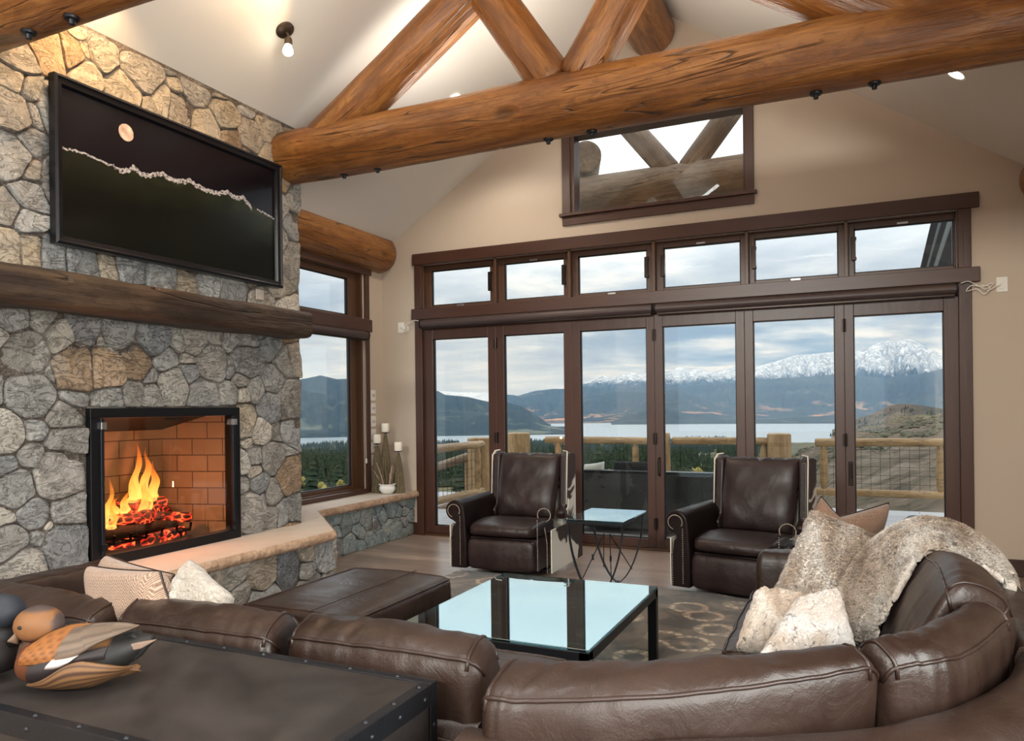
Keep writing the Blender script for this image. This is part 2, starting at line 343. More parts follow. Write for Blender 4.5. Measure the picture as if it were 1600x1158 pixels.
# six folding door leaves
edges = [0.507, 1.366, 2.186, 2.994, 3.80, 4.604, 5.433]
gx = [(0.625, 1.275), (1.455, 2.10), (2.268, 2.918), (3.072, 3.725), (3.873, 4.530), (4.676, 5.330)]
GB, GT = 0.105, 2.075
for i in range(6):
    a, b = edges[i] + 0.0004, edges[i + 1] - 0.0004; g0, g1 = gx[i]
    r = tag(empty('door_%d' % (i + 1), (a, 0.05, 0)), kind='structure')
    ox = a; y0, y1 = -0.035, 0.035
    mb = MB(); mb.box(0, g0 - ox, y0, y1, 0.024, 2.193); mb.box(g1 - ox, b - ox, y0, y1, 0.024, 2.193); mb.box(g0 - ox, g1 - ox, y0, y1, 0.024, GB); mb.box(g0 - ox, g1 - ox, y0, y1, GT, 2.193)
    mb.build('leaf_frame', M_TZ if i % 2 else M_TZ, r, smooth=False, bevel=0.003)
    mb = MB()
    for x0, x1, z0, z1 in ((g0 - ox, g0 - ox + .008, GB, GT), (g1 - ox - .008, g1 - ox, GB, GT), (g0 - ox, g1 - ox, GB, GB + .008), (g0 - ox, g1 - ox, GT - .008, GT)): mb.box(x0, x1, -0.012, 0.012, z0, z1)
    mb.build('glazing_bead', M_BLACK, r, smooth=False)
    MB().box(g0 - ox + .004, g1 - ox - .004, -0.003, 0.003, GB + .004, GT - .004).build('pane', M_GLASS, r, smooth=False)
    if i in (0, 2, 4):
        for z in (1.04, 2.0, 0.25):
            mb = MB(); mb.tube([(b - ox + 0.002, y0 - 0.012, z - 0.055), (b - ox + 0.002, y0 - 0.012, z + 0.055)], 0.010, 10); mb.box(b - ox - 0.022, b - ox + 0.020, y0 - 0.008, y0, z - 0.05, z + 0.05)
            mb.build('hinge', M_BRONZE, r)
    if i == 3:
        mb = MB(); mb.tube([(0.038, y0, 0.70), (0.038, y0 - 0.035, 0.715), (0.038, y0 - 0.035, 0.845), (0.038, y0, 0.86)], 0.011, 8); mb.build('handle', M_BRONZE, r)
    if i == 5:
        mb = MB(); mb.box(0.02, 0.055, y0 - 0.01, y0, 0.66, 0.86); mb.box(0.03, 0.045, y0 - 0.03, y0 - 0.01, 0.72, 0.85); mb.build('handle', M_BRONZE, r, bevel=0.004)
# six transom windows
tx = [(0.595, 1.295), (1.454, 2.10), (2.246, 2.924), (3.081, 3.769), (3.889, 4.564), (4.687, 5.409)]
te = [0.515, 1.375, 2.175, 3.003, 3.83, 4.628, 5.43]
TB_, TT_ = 2.40, 2.865
for i in range(6):
    a, b = te[i], te[i + 1]; g0, g1 = tx[i]
    r = tag(empty('window_%d' % (i + 1), (a, 0.06, TB_)), kind='structure'); H = TT_ - TB_
    mb = MB(); mb.box(0, 0.012, -0.06, 0.11, 0, H); mb.box(b - a - 0.012, b - a, -0.06, 0.11, 0, H); mb.box(0.012, b - a - 0.012, -0.04, 0.11, 0, 0.008); mb.box(0.012, b - a - 0.012, -0.04, 0.11, H - 0.012, H)
    mb.build('window_frame', M_TZL, r, smooth=False, bevel=0.002)
    p0, p1 = g0 - a, g1 - a; z0, z1 = 0.035, 0.405
    mb = MB(); mb.box(0.012, p0, -0.01, 0.05, 0.008, H - 0.012); mb.box(p1, b - a - 0.012, -0.01, 0.05, 0.008, H - 0.012); mb.box(p0, p1, -0.01, 0.05, 0.008, z0); mb.box(p0, p1, -0.01, 0.05, z1, H - 0.012)
    mb.build('sash', M_TXL, r, smooth=False, bevel=0.003)
    mb = MB(); e = 0.009
    for x0, x1, q0, q1 in ((p0, p0 + e, z0, z1), (p1 - e, p1, z0, z1), (p0, p1, z0, z0 + e), (p0, p1, z1 - e, z1)): mb.box(x0, x1, 0.004, 0.03, q0, q1)
    mb.build('gasket', M_BLACK, r, smooth=False)
    MB().box(p0 + .003, p1 - .003, 0.014, 0.02, z0 + .003, z1 - .003).build('pane', M_GLASS, r, smooth=False)
    lx = p1 + 0.002 if i < 3 else p0 - 0.002
    MB().prism([(lx - .02, .14), (lx + .02, .14), (lx + .02, .16), (lx + .014, .17), (lx + .014, .30), (lx + .02, .31), (lx + .02, .335), (lx - .02, .335)], -0.035, -0.008, 'y').build('latch', M_BRONZE, r, bevel=0.003)
    MB().box((p0 + p1) / 2 - .04, (p0 + p1) / 2 + .04, -0.02, -0.008, z1 + .002 if i % 2 else .012, z1 + .018 if i % 2 else .028).build('operator_clip', M_CHROME, r, bevel=0.002)
for x in te[1:-1]:
    k = te.index(x); S('trim_%d' % (12 + k), bar(x - 0.014, x + 0.014, -0.012, 0.06, TB_, TT_), M_TZL, bevel=0.003)
# gable window
r = tag(empty('window_7', (GX0, 0.06, GZ0)), kind='structure'); W_, H_ = GX1 - GX0, GZ1 - GZ0
mb = MB(); mb.box(0, 0.035, -0.06, 0.1, 0, H_); mb.box(W_ - 0.012, W_, -0.06, 0.1, 0, H_); mb.box(0.035, W_ - .012, -0.03, 0.1, 0, 0.03); mb.box(0.035, W_ - .012, -0.06, 0.1, H_ - 0.03, H_); mb.build('window_frame', M_TZ, r, smooth=False, bevel=0.002)
MB().box(0.03, W_ - 0.01, 0.014, 0.02, 0.025, H_ - 0.02).build('pane', M_GLASS, r, smooth=False)
# left window pair
S('trim_20', MB().box(0, 0.035, -1.75, -0.235, 2.755, 2.84), M_TY, bevel=0.004)
S('trim_21', MB().box(0, 0.045, -1.75, -0.245, 2.155, 2.285), M_TY, bevel=0.004)
S('trim_22', MB().box(0, 0.025, -0.335, -0.265, 0.50, 2.155), M_TZ, bevel=0.004)
S('trim_23', MB().box(0, 0.025, -0.335, -0.265, 2.285, 2.755), M_TZ, bevel=0.004)
S('trim_24', MB().box(0, 0.06, -1.75, -0.235, 0.468, 0.512), M_TY, bevel=0.004)
S('trim_25', MB().box(0, 0.025, -1.70, -1.62, 0.512, 2.755), M_TZ, bevel=0.004)
for n, z0, z1, gz0, gz1, ge in (('window_8', 2.285, 2.765, 2.315, 2.69, -0.535), ('window_9', 0.51, 2.16, 0.56, 2.10, -0.50)):
    r = tag(empty(n, (-0.10, LY0, z0)), kind='structure'); L = LY1 - LY0; H = z1 - z0; q0, q1 = gz0 - z0, gz1 - z0; ye = ge - LY0
    mb = MB(); mb.box(-0.09, 0.1, 0, 0.03, 0, H); mb.box(-0.09, 0.1, L - .03, L, 0, H); mb.box(-0.09, 0.1, .03, L - .03, 0, .015); mb.box(-0.09, 0.1, .03, L - .03, H - .015, H); mb.build('window_frame', M_TZL, r, smooth=False, bevel=0.002)
    mb = MB(); mb.box(0, 0.05, .03, .12, .015, H - .015); mb.box(0, 0.05, ye, L - .03, .015, H - .015); mb.box(0, 0.05, .12, ye, .015, q0); mb.box(0, 0.05, .12, ye, q1, H - .015); mb.build('sash', M_TZL, r, smooth=False, bevel=0.003)
    mb = MB(); e = .01
    for y0, y1, a, b in ((.12, .12 + e, q0, q1), (ye - e, ye, q0, q1), (.12, ye, q0, q0 + e), (.12, ye, q1 - e, q1)): mb.box(.015, .035, y0, y1, a, b)
    mb.build('gasket', M_BLACK, r, smooth=False)
    MB().box(0.022, 0.028, .122, ye - .002, q0 + .002, q1 - .002).build('pane', M_GLASS, r, smooth=False)
# windows added out of view to let the fill lights in
for n, box_ in (('window_10', (RX + .08, RX + .10, WR0, WR1, WRZ0, WRZ1)), ('window_11', (0.7, 5.35, YB - .1, YB - .08, .7, 3.3)), ('window_12', (1.7, 4.35, YB - .1, YB - .08, 3.4, 4.1))):
    S(n, MB().box(*box_), M_GLASS, smooth=False)

for n, a, b in (('window_13', SX0, SX1), ('window_14', RX - SX1, RX - SX0)):  # skylight panes added out of view, under the roof fill lights
    m_ = MB(); m_.prism([(a, zc(a) + .18), (b, zc(b) + .18), (b, zc(b) + .2), (a, zc(a) + .2)], SYA, SYB, 'y'); S(n, m_, M_GLASS, smooth=False)

# roller shades rolled up in their cassettes
def shade(label, x0, x1, y, z, along='x', grp=None):
    r = empty('roller_shade', (x0, y, z) if along == 'x' else (y, x0, z), 0 if along == 'x' else pi / 2, label, 'roller shade')
    L = x1 - x0; pr = [(0.043 * cos(a), 0.043 * sin(a)) for a in [2 * pi * k / 20 for k in range(20)]]
    MB().prism(pr, 0.012, L - 0.012, 'x').build('fabric_roll', M_SHADE, r, sharp=60)
    for a in (0, L - 0.012): MB().prism([(c * 1.12, s_ * 1.12) for c, s_ in pr], a, a + 0.010, 'x').build('end_bracket', M_BLACK, r, sharp=60)
    MB().box(0.02, L - 0.02, -0.008, 0.008, -0.056, -0.038).build('hem_bar', M_BRONZE, r, bevel=0.002)
shade('left roller shade rolled up above the three left folding doors', 0.52, 3.005, -0.05, 2.235)
shade('right roller shade rolled up above the three right folding doors', 3.02, 5.42, -0.05, 2.235)
shade('short roller shade rolled up over the tall side window', -1.62, -0.37, 0.058, 2.11, 'y')

# ------------------------------------------------------------------ stonework
PAL = dict(g=(0.34, 0.325, 0.305), d=(0.23, 0.23, 0.235), t=(0.46, 0.385, 0.29), l=(0.50, 0.455, 0.39), o=(0.38, 0.26, 0.16), u=(0.36, 0.315, 0.265), b=(0.30, 0.35, 0.34), w=(0.40, 0.43, 0.41))
def clip_poly(poly, nx, ny, c):   # keep nx*x+ny*y<=c
    out = []
    for i in range(len(poly)):
        a = poly[i]; b = poly[(i + 1) % len(poly)]; da = nx * a[0] + ny * a[1] - c; db = nx * b[0] + ny * b[1] - c
        if da <= 0: out.append(a)
        if (da < 0) != (db < 0) and abs(da - db) > 1e-12:
            q = da / (da - db); out.append((a[0] + q * (b[0] - a[0]), a[1] + q * (b[1] - a[1])))
    return out
def stone_cells(seeds, x0, x1, y0, y1, gap=0.012, holes=()):
    cells = []
    A = np.array([(s[0], s[1]) for s in seeds]); R = np.array([s[3] for s in seeds])
    for i, s in enumerate(seeds):
        poly = [(x0, y0), (x1, y0), (x1, y1), (x0, y1)]
        d = np.hypot(A[:, 0] - s[0], A[:, 1] - s[1]); order = np.argsort(d)[1:26]
        for j in order:
            if d[j] > 1.2 or d[j] < 1e-4: continue
            nx, ny = (A[j] - A[i]) / d[j]; m_ = (d[j] + (R[i] ** 2 - R[j] ** 2) / d[j]) / 2
            poly = clip_poly(poly, nx, ny, nx * s[0] + ny * s[1] + m_ - gap)
            if len(poly) < 3: break
        for hx0, hx1, hy0, hy1 in holes:
            if len(poly) < 3: break
            opts = [(hx0 - s[0], (1, 0, hx0)), (s[0] - hx1, (-1, 0, -hx1)), (hy0 - s[1], (0, 1, hy0)), (s[1] - hy1, (0, -1, -hy1))]
            best = max(opts, key=lambda q: q[0])
            if best[0] < -0.02: poly = []; break
            poly = clip_poly(poly, *best[1])
        if len(poly) >= 3:
            ar = abs(sum(poly[k][0] * poly[(k + 1) % len(poly)][1] - poly[(k + 1) % len(poly)][0] * poly[k][1] for k in range(len(poly)))) / 2
            if ar > 0.0009: cells.append((poly, s[2], s))
    return cells
def round_poly(poly, step=0.022, jit=0.009, rnd=None):
    # resample the outline, round its corners, roughen it
    pts = []
    n = len(poly)
    for i in range(n):
        a, b = poly[i], poly[(i + 1) % n]; L = math.hypot(b[0] - a[0], b[1] - a[1]); k = max(1, int(round(L / step)))
        for q in range(k): pts.append((a[0] + (b[0] - a[0]) * q / k, a[1] + (b[1] - a[1]) * q / k))
    for _ in range(1):
        m_ = len(pts)
        pts = [((pts[i - 1][0] + 2 * pts[i][0] + pts[(i + 1) % m_][0]) / 4, (pts[i - 1][1] + 2 * pts[i][1] + pts[(i + 1) % m_][1]) / 4) for i in range(m_)]
    return [(p[0] + jit * nz(p[0] * 14, p[1] * 14, 3.1), p[1] + jit * nz(p[0] * 14, p[1] * 14, 9.7)) for p in pts]
def add_stones(mb, cells, F, hmin=0.022, hmax=0.05, seed=1):
    rd = random.Random(seed)
    for poly, c, s in cells:
        pts = round_poly(poly); n = len(pts)
        cxm = sum(p[0] for p in pts) / n; cym = sum(p[1] for p in pts) / n
        size = math.sqrt(max(1e-5, abs(sum(pts[k][0] * pts[(k + 1) % n][1] - pts[(k + 1) % n][0] * pts[k][1] for k in range(n))) / 2))
        h = rd.uniform(hmin, hmax) * min(1, size / 0.12 + 0.35); tx_, ty_ = rd.uniform(-.12, .12), rd.uniform(-.12, .12)
        base_c = PAL[c] if isinstance(c, str) else c; k = rd.uniform(0.82, 1.2); tw = rd.uniform(-.02, .02)
        mb.cur = (min(1, base_c[0] * k + tw), min(1, base_c[1] * k), min(1, base_c[2] * k - tw))
        rings = []
        for fr_, hh in ((1.0, -0.02), (1.0, h * 0.72), (0.965, h * 0.95), (0.80, h), (0.55, h * 1.02), (0.28, h * 1.03)):
            ring = []
            for p in pts:
                dx, dy = p[0] - cxm, p[1] - cym; dl = math.hypot(dx, dy) + 1e-6
                q = fr_ if fr_ == 1.0 else max(0.02, min(fr_, 1 - (1 - fr_) * (0.12 / max(dl, 0.06)) if fr_ > 0.9 else fr_))
                x, y = cxm + dx * q, cym + dy * q
                z = hh if fr_ == 1.0 and hh < 0 else hh + (dx * q * tx_ + dy * q * ty_) + 0.010 * nz(x * 9, y * 9, s[0] * 3) + 0.005 * nz(x * 30, y * 30, 1)
                ring.append(F(x, y, z))
            rings.append(ring)
        mb.rings(rings, cap=False)
        k0 = len(mb.v); mb.add([F(cxm, cym, h * 1.03)], [])
        b = k0 - n; mb.f += [(b + i, b + (i + 1) % n, k0) for i in range(n)]
def fill_seeds(seeds, x0, x1, y0, y1, rmin, rmax, cols, tries=5000, seed=5, holes=()):
    rd = random.Random(seed); S_ = list(seeds)
    for _ in range(tries):
        x, y, r_ = rd.uniform(x0, x1), rd.uniform(y0, y1), rd.choice([rmin, (rmin + rmax) / 2, rmax, rmax]) * rd.uniform(.85, 1.1)
        if any(a - .01 < x < b + .01 and c < y < d for a, b, c, d in holes): continue
        if all((x - q[0]) ** 2 + (y - q[1]) ** 2 > (1.0 * (r_ + q[3])) ** 2 for q in S_): S_.append((x, y, rd.choice(cols), r_))
    return S_
STONES = [[-4.41,1.82,"g",0.078],[-4.26,1.83,"l",0.065],[-4.16,1.74,"l",0.096],[-4.03,1.8,"d",0.102],[-3.81,1.81,"g",0.107],[-3.92,1.75,"l",0.049],[-3.57,1.8,"d",0.112],[-3.41,1.78,"l",0.043],[-3.27,1.8,"l",0.099],[-3.09,1.85,"g",0.072],[-2.96,1.84,"g",0.063],[-2.81,1.82,"g",0.086],[-4.47,1.71,"l",0.069],[-4.36,1.65,"g",0.134],[-3.85,1.67,"g",0.053],[-4.22,1.55,"g",0.062],[-4.07,1.59,"o",0.152],[-3.92,1.59,"o",0.139],[-3.7,1.64,"o",0.109],[-3.49,1.68,"g",0.085],[-3.31,1.68,"l",0.043],[-3.12,1.66,"g",0.132],[-2.96,1.64,"g",0.052],[-2.81,1.7,"g",0.129],[-2.54,1.81,"g",0.09],[-2.43,1.72,"g",0.092],[-2.31,1.76,"u",0.094],[-2.54,1.57,"g",0.101],[-4.33,1.44,"g",0.143],[-4.09,1.44,"g",0.092],[-3.9,1.44,"g",0.096],[-3.72,1.47,"g",0.073],[-3.59,1.45,"g",0.075],[-3.61,1.56,"g",0.052],[-3.43,1.51,"l",0.115],[-3.31,1.59,"g",0.069],[-3.18,1.46,"g",0.121],[-2.97,1.46,"l",0.08],[-2.86,1.57,"g",0.064],[-2.84,1.46,"l",0.047],[-2.72,1.5,"l",0.07],[-2.36,1.4,"g",0.139],[-2.57,1.37,"d",0.108],[-4.47,1.45,"g",0.046],[-4.46,1.25,"l",0.124],[-4.33,1.27,"g",0.087],[-4.16,1.33,"g",0.099],[-4.15,1.18,"g",0.108],[-4.33,1.12,"g",0.079],[-4.46,1.08,"g",0.069],[-4.18,1.01,"g",0.156],[-4.4,0.96,"g",0.11],[-4.47,0.81,"l",0.043],[-4.32,0.82,"g",0.092],[-4.14,0.83,"g",0.103],[-4.45,0.69,"g",0.1],[-4.32,0.68,"g",0.051],[-4.16,0.61,"d",0.132],[-4.38,0.55,"g",0.118],[-2.83,1.27,"t",0.125],[-2.69,1.19,"l",0.092],[-2.51,1.17,"g",0.057],[-2.35,1.18,"g",0.105],[-2.74,1.02,"g",0.076],[-2.87,0.97,"l",0.085],[-2.54,1.0,"g",0.113],[-2.8,1.13,"l",0.039],[-2.74,0.91,"l",0.055],[-2.38,0.85,"o",0.134],[-2.54,0.73,"g",0.086],[-2.86,0.82,"g",0.075],[-2.7,0.81,"g",0.077],[-2.8,0.62,"g",0.151],[-2.65,0.7,"g",0.044],[-2.59,0.56,"g",0.072],[-2.45,0.58,"g",0.064],[-2.33,0.59,"g",0.082],[-2.41,1.04,"g",0.035],[-4.26,0.76,"l",0.032],[-4.4,3.06,"t",0.068],[-4.42,2.89,"u",0.105],[-4.33,3.05,"t",0.061],[-4.32,2.92,"g",0.046],[-4.43,2.67,"g",0.112],[-4.33,2.77,"g",0.064],[-4.33,2.62,"u",0.054],[-4.33,2.49,"g",0.061],[-4.45,2.38,"u",0.072],[-4.35,2.34,"g",0.058],[-4.38,3.19,"u",0.091],[-4.21,3.3,"o",0.126],[-4.11,3.33,"o",0.113],[-4.02,3.25,"t",0.09],[-3.99,3.39,"t",0.058],[-4.05,3.48,"t",0.073],[-3.88,3.41,"t",0.11],[-3.94,3.56,"t",0.084],[-3.71,3.55,"t",0.097],[-3.64,3.42,"u",0.152],[-3.43,3.55,"g",0.084],[-3.75,3.27,"t",0.122],[-3.49,3.3,"t",0.092],[-3.38,3.28,"u",0.103],[-3.23,3.5,"g",0.135],[-3.01,3.54,"t",0.084],[-2.88,3.55,"t",0.041],[-2.97,3.38,"t",0.117],[-2.77,3.54,"g",0.088],[-3.13,3.23,"t",0.108],[-2.74,3.31,"u",0.109],[-2.53,3.47,"t",0.126],[-2.61,3.58,"u",0.054],[-2.49,3.6,"g",0.055],[-2.92,3.21,"o",0.102],[-2.56,3.2,"t",0.076],[-2.34,3.54,"t",0.067],[-2.54,3.07,"g",0.087],[-2.41,3.05,"o",0.062],[-2.3,2.96,"g",0.095],[-2.47,2.86,"g",0.106],[-2.33,2.76,"g",0.108],[-2.49,2.61,"g",0.136],[-2.34,2.5,"u",0.135],[-4.44,2.19,"t",0.09],[-4.33,2.19,"t",0.092],[-4.2,2.18,"g",0.095],[-4.04,2.18,"g",0.107],[-3.88,2.19,"t",0.068],[-3.71,2.22,"g",0.114],[-3.53,2.21,"g",0.118],[-3.32,2.17,"t",0.08],[-3.14,2.21,"g",0.088],[-2.94,2.2,"g",0.102],[-2.5,2.3,"t",0.114],[-2.77,3.19,"o",0.042],[-3.4,3.42,"t",0.047],[-3.61,3.23,"t",0.05]]
CX = 0.739; FY0, FY1, FZ0, FZ1 = -4.02, -2.90, 0.468, 1.369
CT = 3.50
seeds = fill_seeds(STONES, -6.1, -2.27, 0.3, 3.6, 0.075, 0.13, 'ggglltuuod', holes=[(FY0, FY1, FZ0, FZ1)])
cells = stone_cells(seeds, -6.2, -2.235, 0.30, CT, 0.0055, [(FY0 - .008, FY1 + .008, -1, FZ1 + .008)])
MORT = (0.135, 0.105, 0.085)
mb = MB(); add_stones(mb, cells, lambda u, v, h: (CX + h, u, v), seed=3)
s2 = fill_seeds([], 0.02, 0.72, 0.45, 3.1, 0.05, 0.10, 'gglltuuod', seed=8)
add_stones(mb, stone_cells(s2, 0.01, 0.735, 0.45, CT, 0.01), lambda u, v, h: (u, -2.245 + h, v), seed=4)
mb.cur = MORT; D = 0.012
# core of the chimney in pieces round the firebox
mb.box(0.0, CX + D, -6.2, FY0, 0.0, CT + .1); mb.box(0.0, CX + D, FY1, -2.245 + D, 0.0, CT + .1); mb.box(0.0, CX + D, FY0, FY1, FZ1, CT + .1); mb.box(0.0, CX + D, FY0, FY1, 0.0, FZ0 - .01)
ch = mb.build('stone_chimney', M_ROCK, colors=True, sharp=50); tag(ch, 'tall fieldstone chimney wall around the fireplace, rising to the ceiling', 'chimney')

# hearth and bench: sandstone top on a stone base
r = empty('stone_hearth', (0, 0, 0), 0, 'raised stone hearth with sandstone ledge wrapping from the fireplace to the corner', 'hearth')
HP = [(0.0, 0.0), (0.455, 0.0), (0.455, -1.64), (1.25, -2.44), (1.25, -6.2), (0.0, -6.2)]
mb = MB(); mb.prism([(0.002, -0.003), (0.435, -0.003), (0.435, -1.648), (1.232, -2.449), (1.232, -6.19), (0.755, -6.19), (0.755, -2.2), (0.002, -2.2)], 0.402, 0.468); mb.build('sandstone_ledge', M_SLAB, r, smooth=False)
# rough split edge of the ledge
edge = [(0.444, -0.004), (0.444, -1.644), (1.24, -2.444), (1.24, -6.19)]
mb = MB()
for a, b in zip(edge[:-1], edge[1:]):
    a, b = Vector(a), Vector(b); L = (b - a).length; d = (b - a) / L; nrm = Vector((-d.y, d.x)) if (-d.y) > 0 else Vector((-d.y, d.x))
    if nrm.x < 0: nrm = -nrm
    n = int(L / 0.012)
    def P(u, v, a=a, d=d, L=L, nrm=nrm):
        q = a + d * (u * L); ph = v * pi
        out = -0.012 + 0.026 * sin(ph) ** 0.5 + (0.007 * nz(q.x * 22, q.y * 22, v * 3) + 0.006 * nz(q.x * 60, q.y * 60, v * 5)) * sin(ph)
        z = 0.4685 - 0.069 * v
        q = q + nrm * out; return (q.x, q.y, z)
    mb.grid(P, n, 9)
mb.build('split_edge', M_SLABE, r, sharp=0)
mb = MB(); mb.cur = MORT
mb.prism([(0.005, -0.002), (0.37, -0.002), (0.37, -1.60), (1.165, -2.40), (1.165, -6.19), (0.755, -6.19), (0.755, -2.2), (0.005, -2.2)], 0.0, 0.405)
sd = fill_seeds([], -6.1, -2.42, 0.02, 0.38, 0.055, 0.12, 'ggglluuotd', seed=11); add_stones(mb, stone_cells(sd, -6.15, -2.41, 0.0, 0.402, 0.005), lambda u, v, h: (1.165 + h, u, v), seed=5)
a0 = Vector((0.37, -1.60)); dd = Vector((0.795, -0.80)).normalized(); nn = Vector((0.80, 0.795)).normalized()
sd = fill_seeds([], 0.03, 1.10, 0.02, 0.38, 0.05, 0.11, 'gllutod', seed=12); add_stones(mb, stone_cells(sd, 0.01, 1.12, 0.0, 0.402, 0.005), lambda u, v, h: (a0.x + dd.x * u + nn.x * h, a0.y + dd.y * u + nn.y * h, v), seed=6)
sd = fill_seeds([], -1.57, -0.03, 0.02, 0.38, 0.05, 0.11, 'bbwwgb', seed=13); add_stones(mb, stone_cells(sd, -1.60, -0.01, 0.0, 0.402, 0.005), lambda u, v, h: (0.37 + h, u, v), hmin=.012, hmax=.03, seed=7)
mb.build('stone_base', M_ROCK, r, colors=True, sharp=50)

# mantel: dark hewn timber
mb = MB(); N = 60
def mant(u, v):
    y = -6.19 + (6.19 - 2.44) * v; a = 2 * pi * u
    c, s_ = cos(a), sin(a); p = 5.0; k = (abs(c) ** p + abs(s_) ** p) ** (-1 / p)
    x = 0.905 + 0.152 * c * k + 0.008 * nz(y * 3, a, 1) + 0.004 * nz(y * 11, a * 2, 5); z = 1.972 + 0.098 * s_ * k + 0.010 * nz(y * 2, 7, a) + 0.004 * nz(y * 9, a * 2, 8)
    return (x, y, z)
mb.grid(mant, 40, 90, True)
mb.f.append(tuple(range(40))[::-1]); mb.f.append(tuple(40 * 89 + i for i in range(40)))
Mr = Matrix.Rotation(-pi / 2, 4, 'Z')
o = mb.build('mantel_beam', M_MANTEL, None, sharp=50, M=Mr); o.rotation_euler = (0, 0, pi / 2)
tag(o, 'dark hewn timber mantel beam across the stone chimney', 'mantel')

# ------------------------------------------------------------------ logs
def log_mesh(L, r0, r1, seed=0, seg=36, sag=0.0, round_a=0.05, round_b=0.05, bump=0.02):
    mb = MB(); n = max(8, int(L / 0.06)); xs = [0, round_a * .25, round_a] + [round_a + (L - round_a - round_b) * i / n for i in range(1, n)] + [L - round_b, L - round_b * .25, L]
    rings = []
    for x in xs:
        t_ = x / L; r = r0 + (r1 - r0) * t_
        if x < round_a: r *= 0.80 + 0.20 * math.sqrt(max(0, 1 - (1 - x / round_a) ** 2))
        if x > L - round_b: r *= 0.80 + 0.20 * math.sqrt(max(0, 1 - (1 - (L - x) / round_b) ** 2))
        oy, oz = 0.012 * nz(x * .5, seed, 0), 0.012 * nz(x * .5, seed, 5)
        rings.append([(x, oy + r * (1 + bump * nz(x * 1.3, cos(a) * 1.2 + seed, sin(a) * 1.2) + bump * .6 * nz(x * 4, cos(a) * 2.5, sin(a) * 2.5 + seed)) * cos(a),
                       oz + r * (1 + bump * nz(x * 1.3, cos(a) * 1.2 + seed, sin(a) * 1.2) + bump * .6 * nz(x * 4, cos(a) * 2.5, sin(a) * 2.5 + seed)) * sin(a)) for a in [2 * pi * k / seg for k in range(seg)]])
    return mb.rings(rings)
def log(name, a, b, r0, r1, mat, parent=None, seed=0, rnd=0.05, bump=0.02, seg=36):
    a, b = Vector(a), Vector(b); L = (b - a).length
    o = log_mesh(L, r0, r1, seed, round_a=rnd, round_b=rnd, bump=bump, seg=seg).build(name, mat, parent, sharp=55)
    q = (b - a).to_track_quat('X', 'Z'); o.rotation_mode = 'QUATERNION'; o.rotation_quaternion = q; o.location = a; return o
def truss(label, Y, seed, x0=0.70, x1=5.98, bolts=True):
    r = empty('log_truss', (0, Y, 0), 0, label, 'roof truss', 'log trusses across the room')
    zc0 = 3.265; R_ = 0.195
    log('bottom_chord', (x0, 0, zc0), (x1, 0, zc0 + .005), R_, R_, M_LOG, r, seed, 0.09)
    c = SL; off = 0.235 * math.sqrt(1 + c * c)
    def zt(x): return zc(x) - off
    zr = lambda x: 2.624 + SL * x
    log('rafter', (0.98, 0, zr(.98)), (RID - .02, 0, zr(RID - .02)), 0.155, 0.15, M_LOG, r, seed + 3)
    log('rafter', (RX - 0.98, 0, zr(.98)), (RID + .02, 0, zr(RID - .02)), 0.155, 0.15, M_LOG, r, seed + 5)
    log('web', (2.95, 0.0, 3.40), (2.42, 0, 4.20), 0.145, 0.140, M_LOG, r, seed + 7)
    log('web', (3.10, 0.0, 3.40), (3.62, 0, 4.20), 0.145, 0.140, M_LOG, r, seed + 9)
    for x in (1.287, 1.58, 2.898, 3.192, 4.497, 4.79):
        mb = MB(); mb.lathe([(0.0, 0.012), (0.032, 0.012), (0.034, 0.0), (0.030, -0.008), (0.014, -0.010), (0.013, -0.03), (0.0, -0.032)], x, 0.0, zc0 - R_ + 0.002, 14, cap=False); mb.build('truss_bolt', M_IRON, r)
truss('log truss nearest the windows, its chord crossing the whole room', -2.35, 11)
truss('log truss nearest the camera, only its chord showing at the top left corner', -4.66, 31)
tag(log('ridge_log', (RID, -11.5, ZR - 0.235), (RID, 0.0, ZR - 0.235), 0.21, 0.21, M_LOG, None, 41), 'thick log ridge beam running along the peak of the ceiling', 'ridge log')
tag(log('wall_log', (0.01, -2.23, 3.02), (0.01, 0.0, 3.02), 0.205, 0.205, M_LOG, None, 51), 'short horizontal log above the side window, right of the chimney', 'wall log')
tag(log('wall_log', (6.045, -11.4, 3.02), (6.045, -0.0, 3.02), 0.205, 0.205, M_LOG, None, 61), 'horizontal log along the right wall, only its end showing', 'wall log')
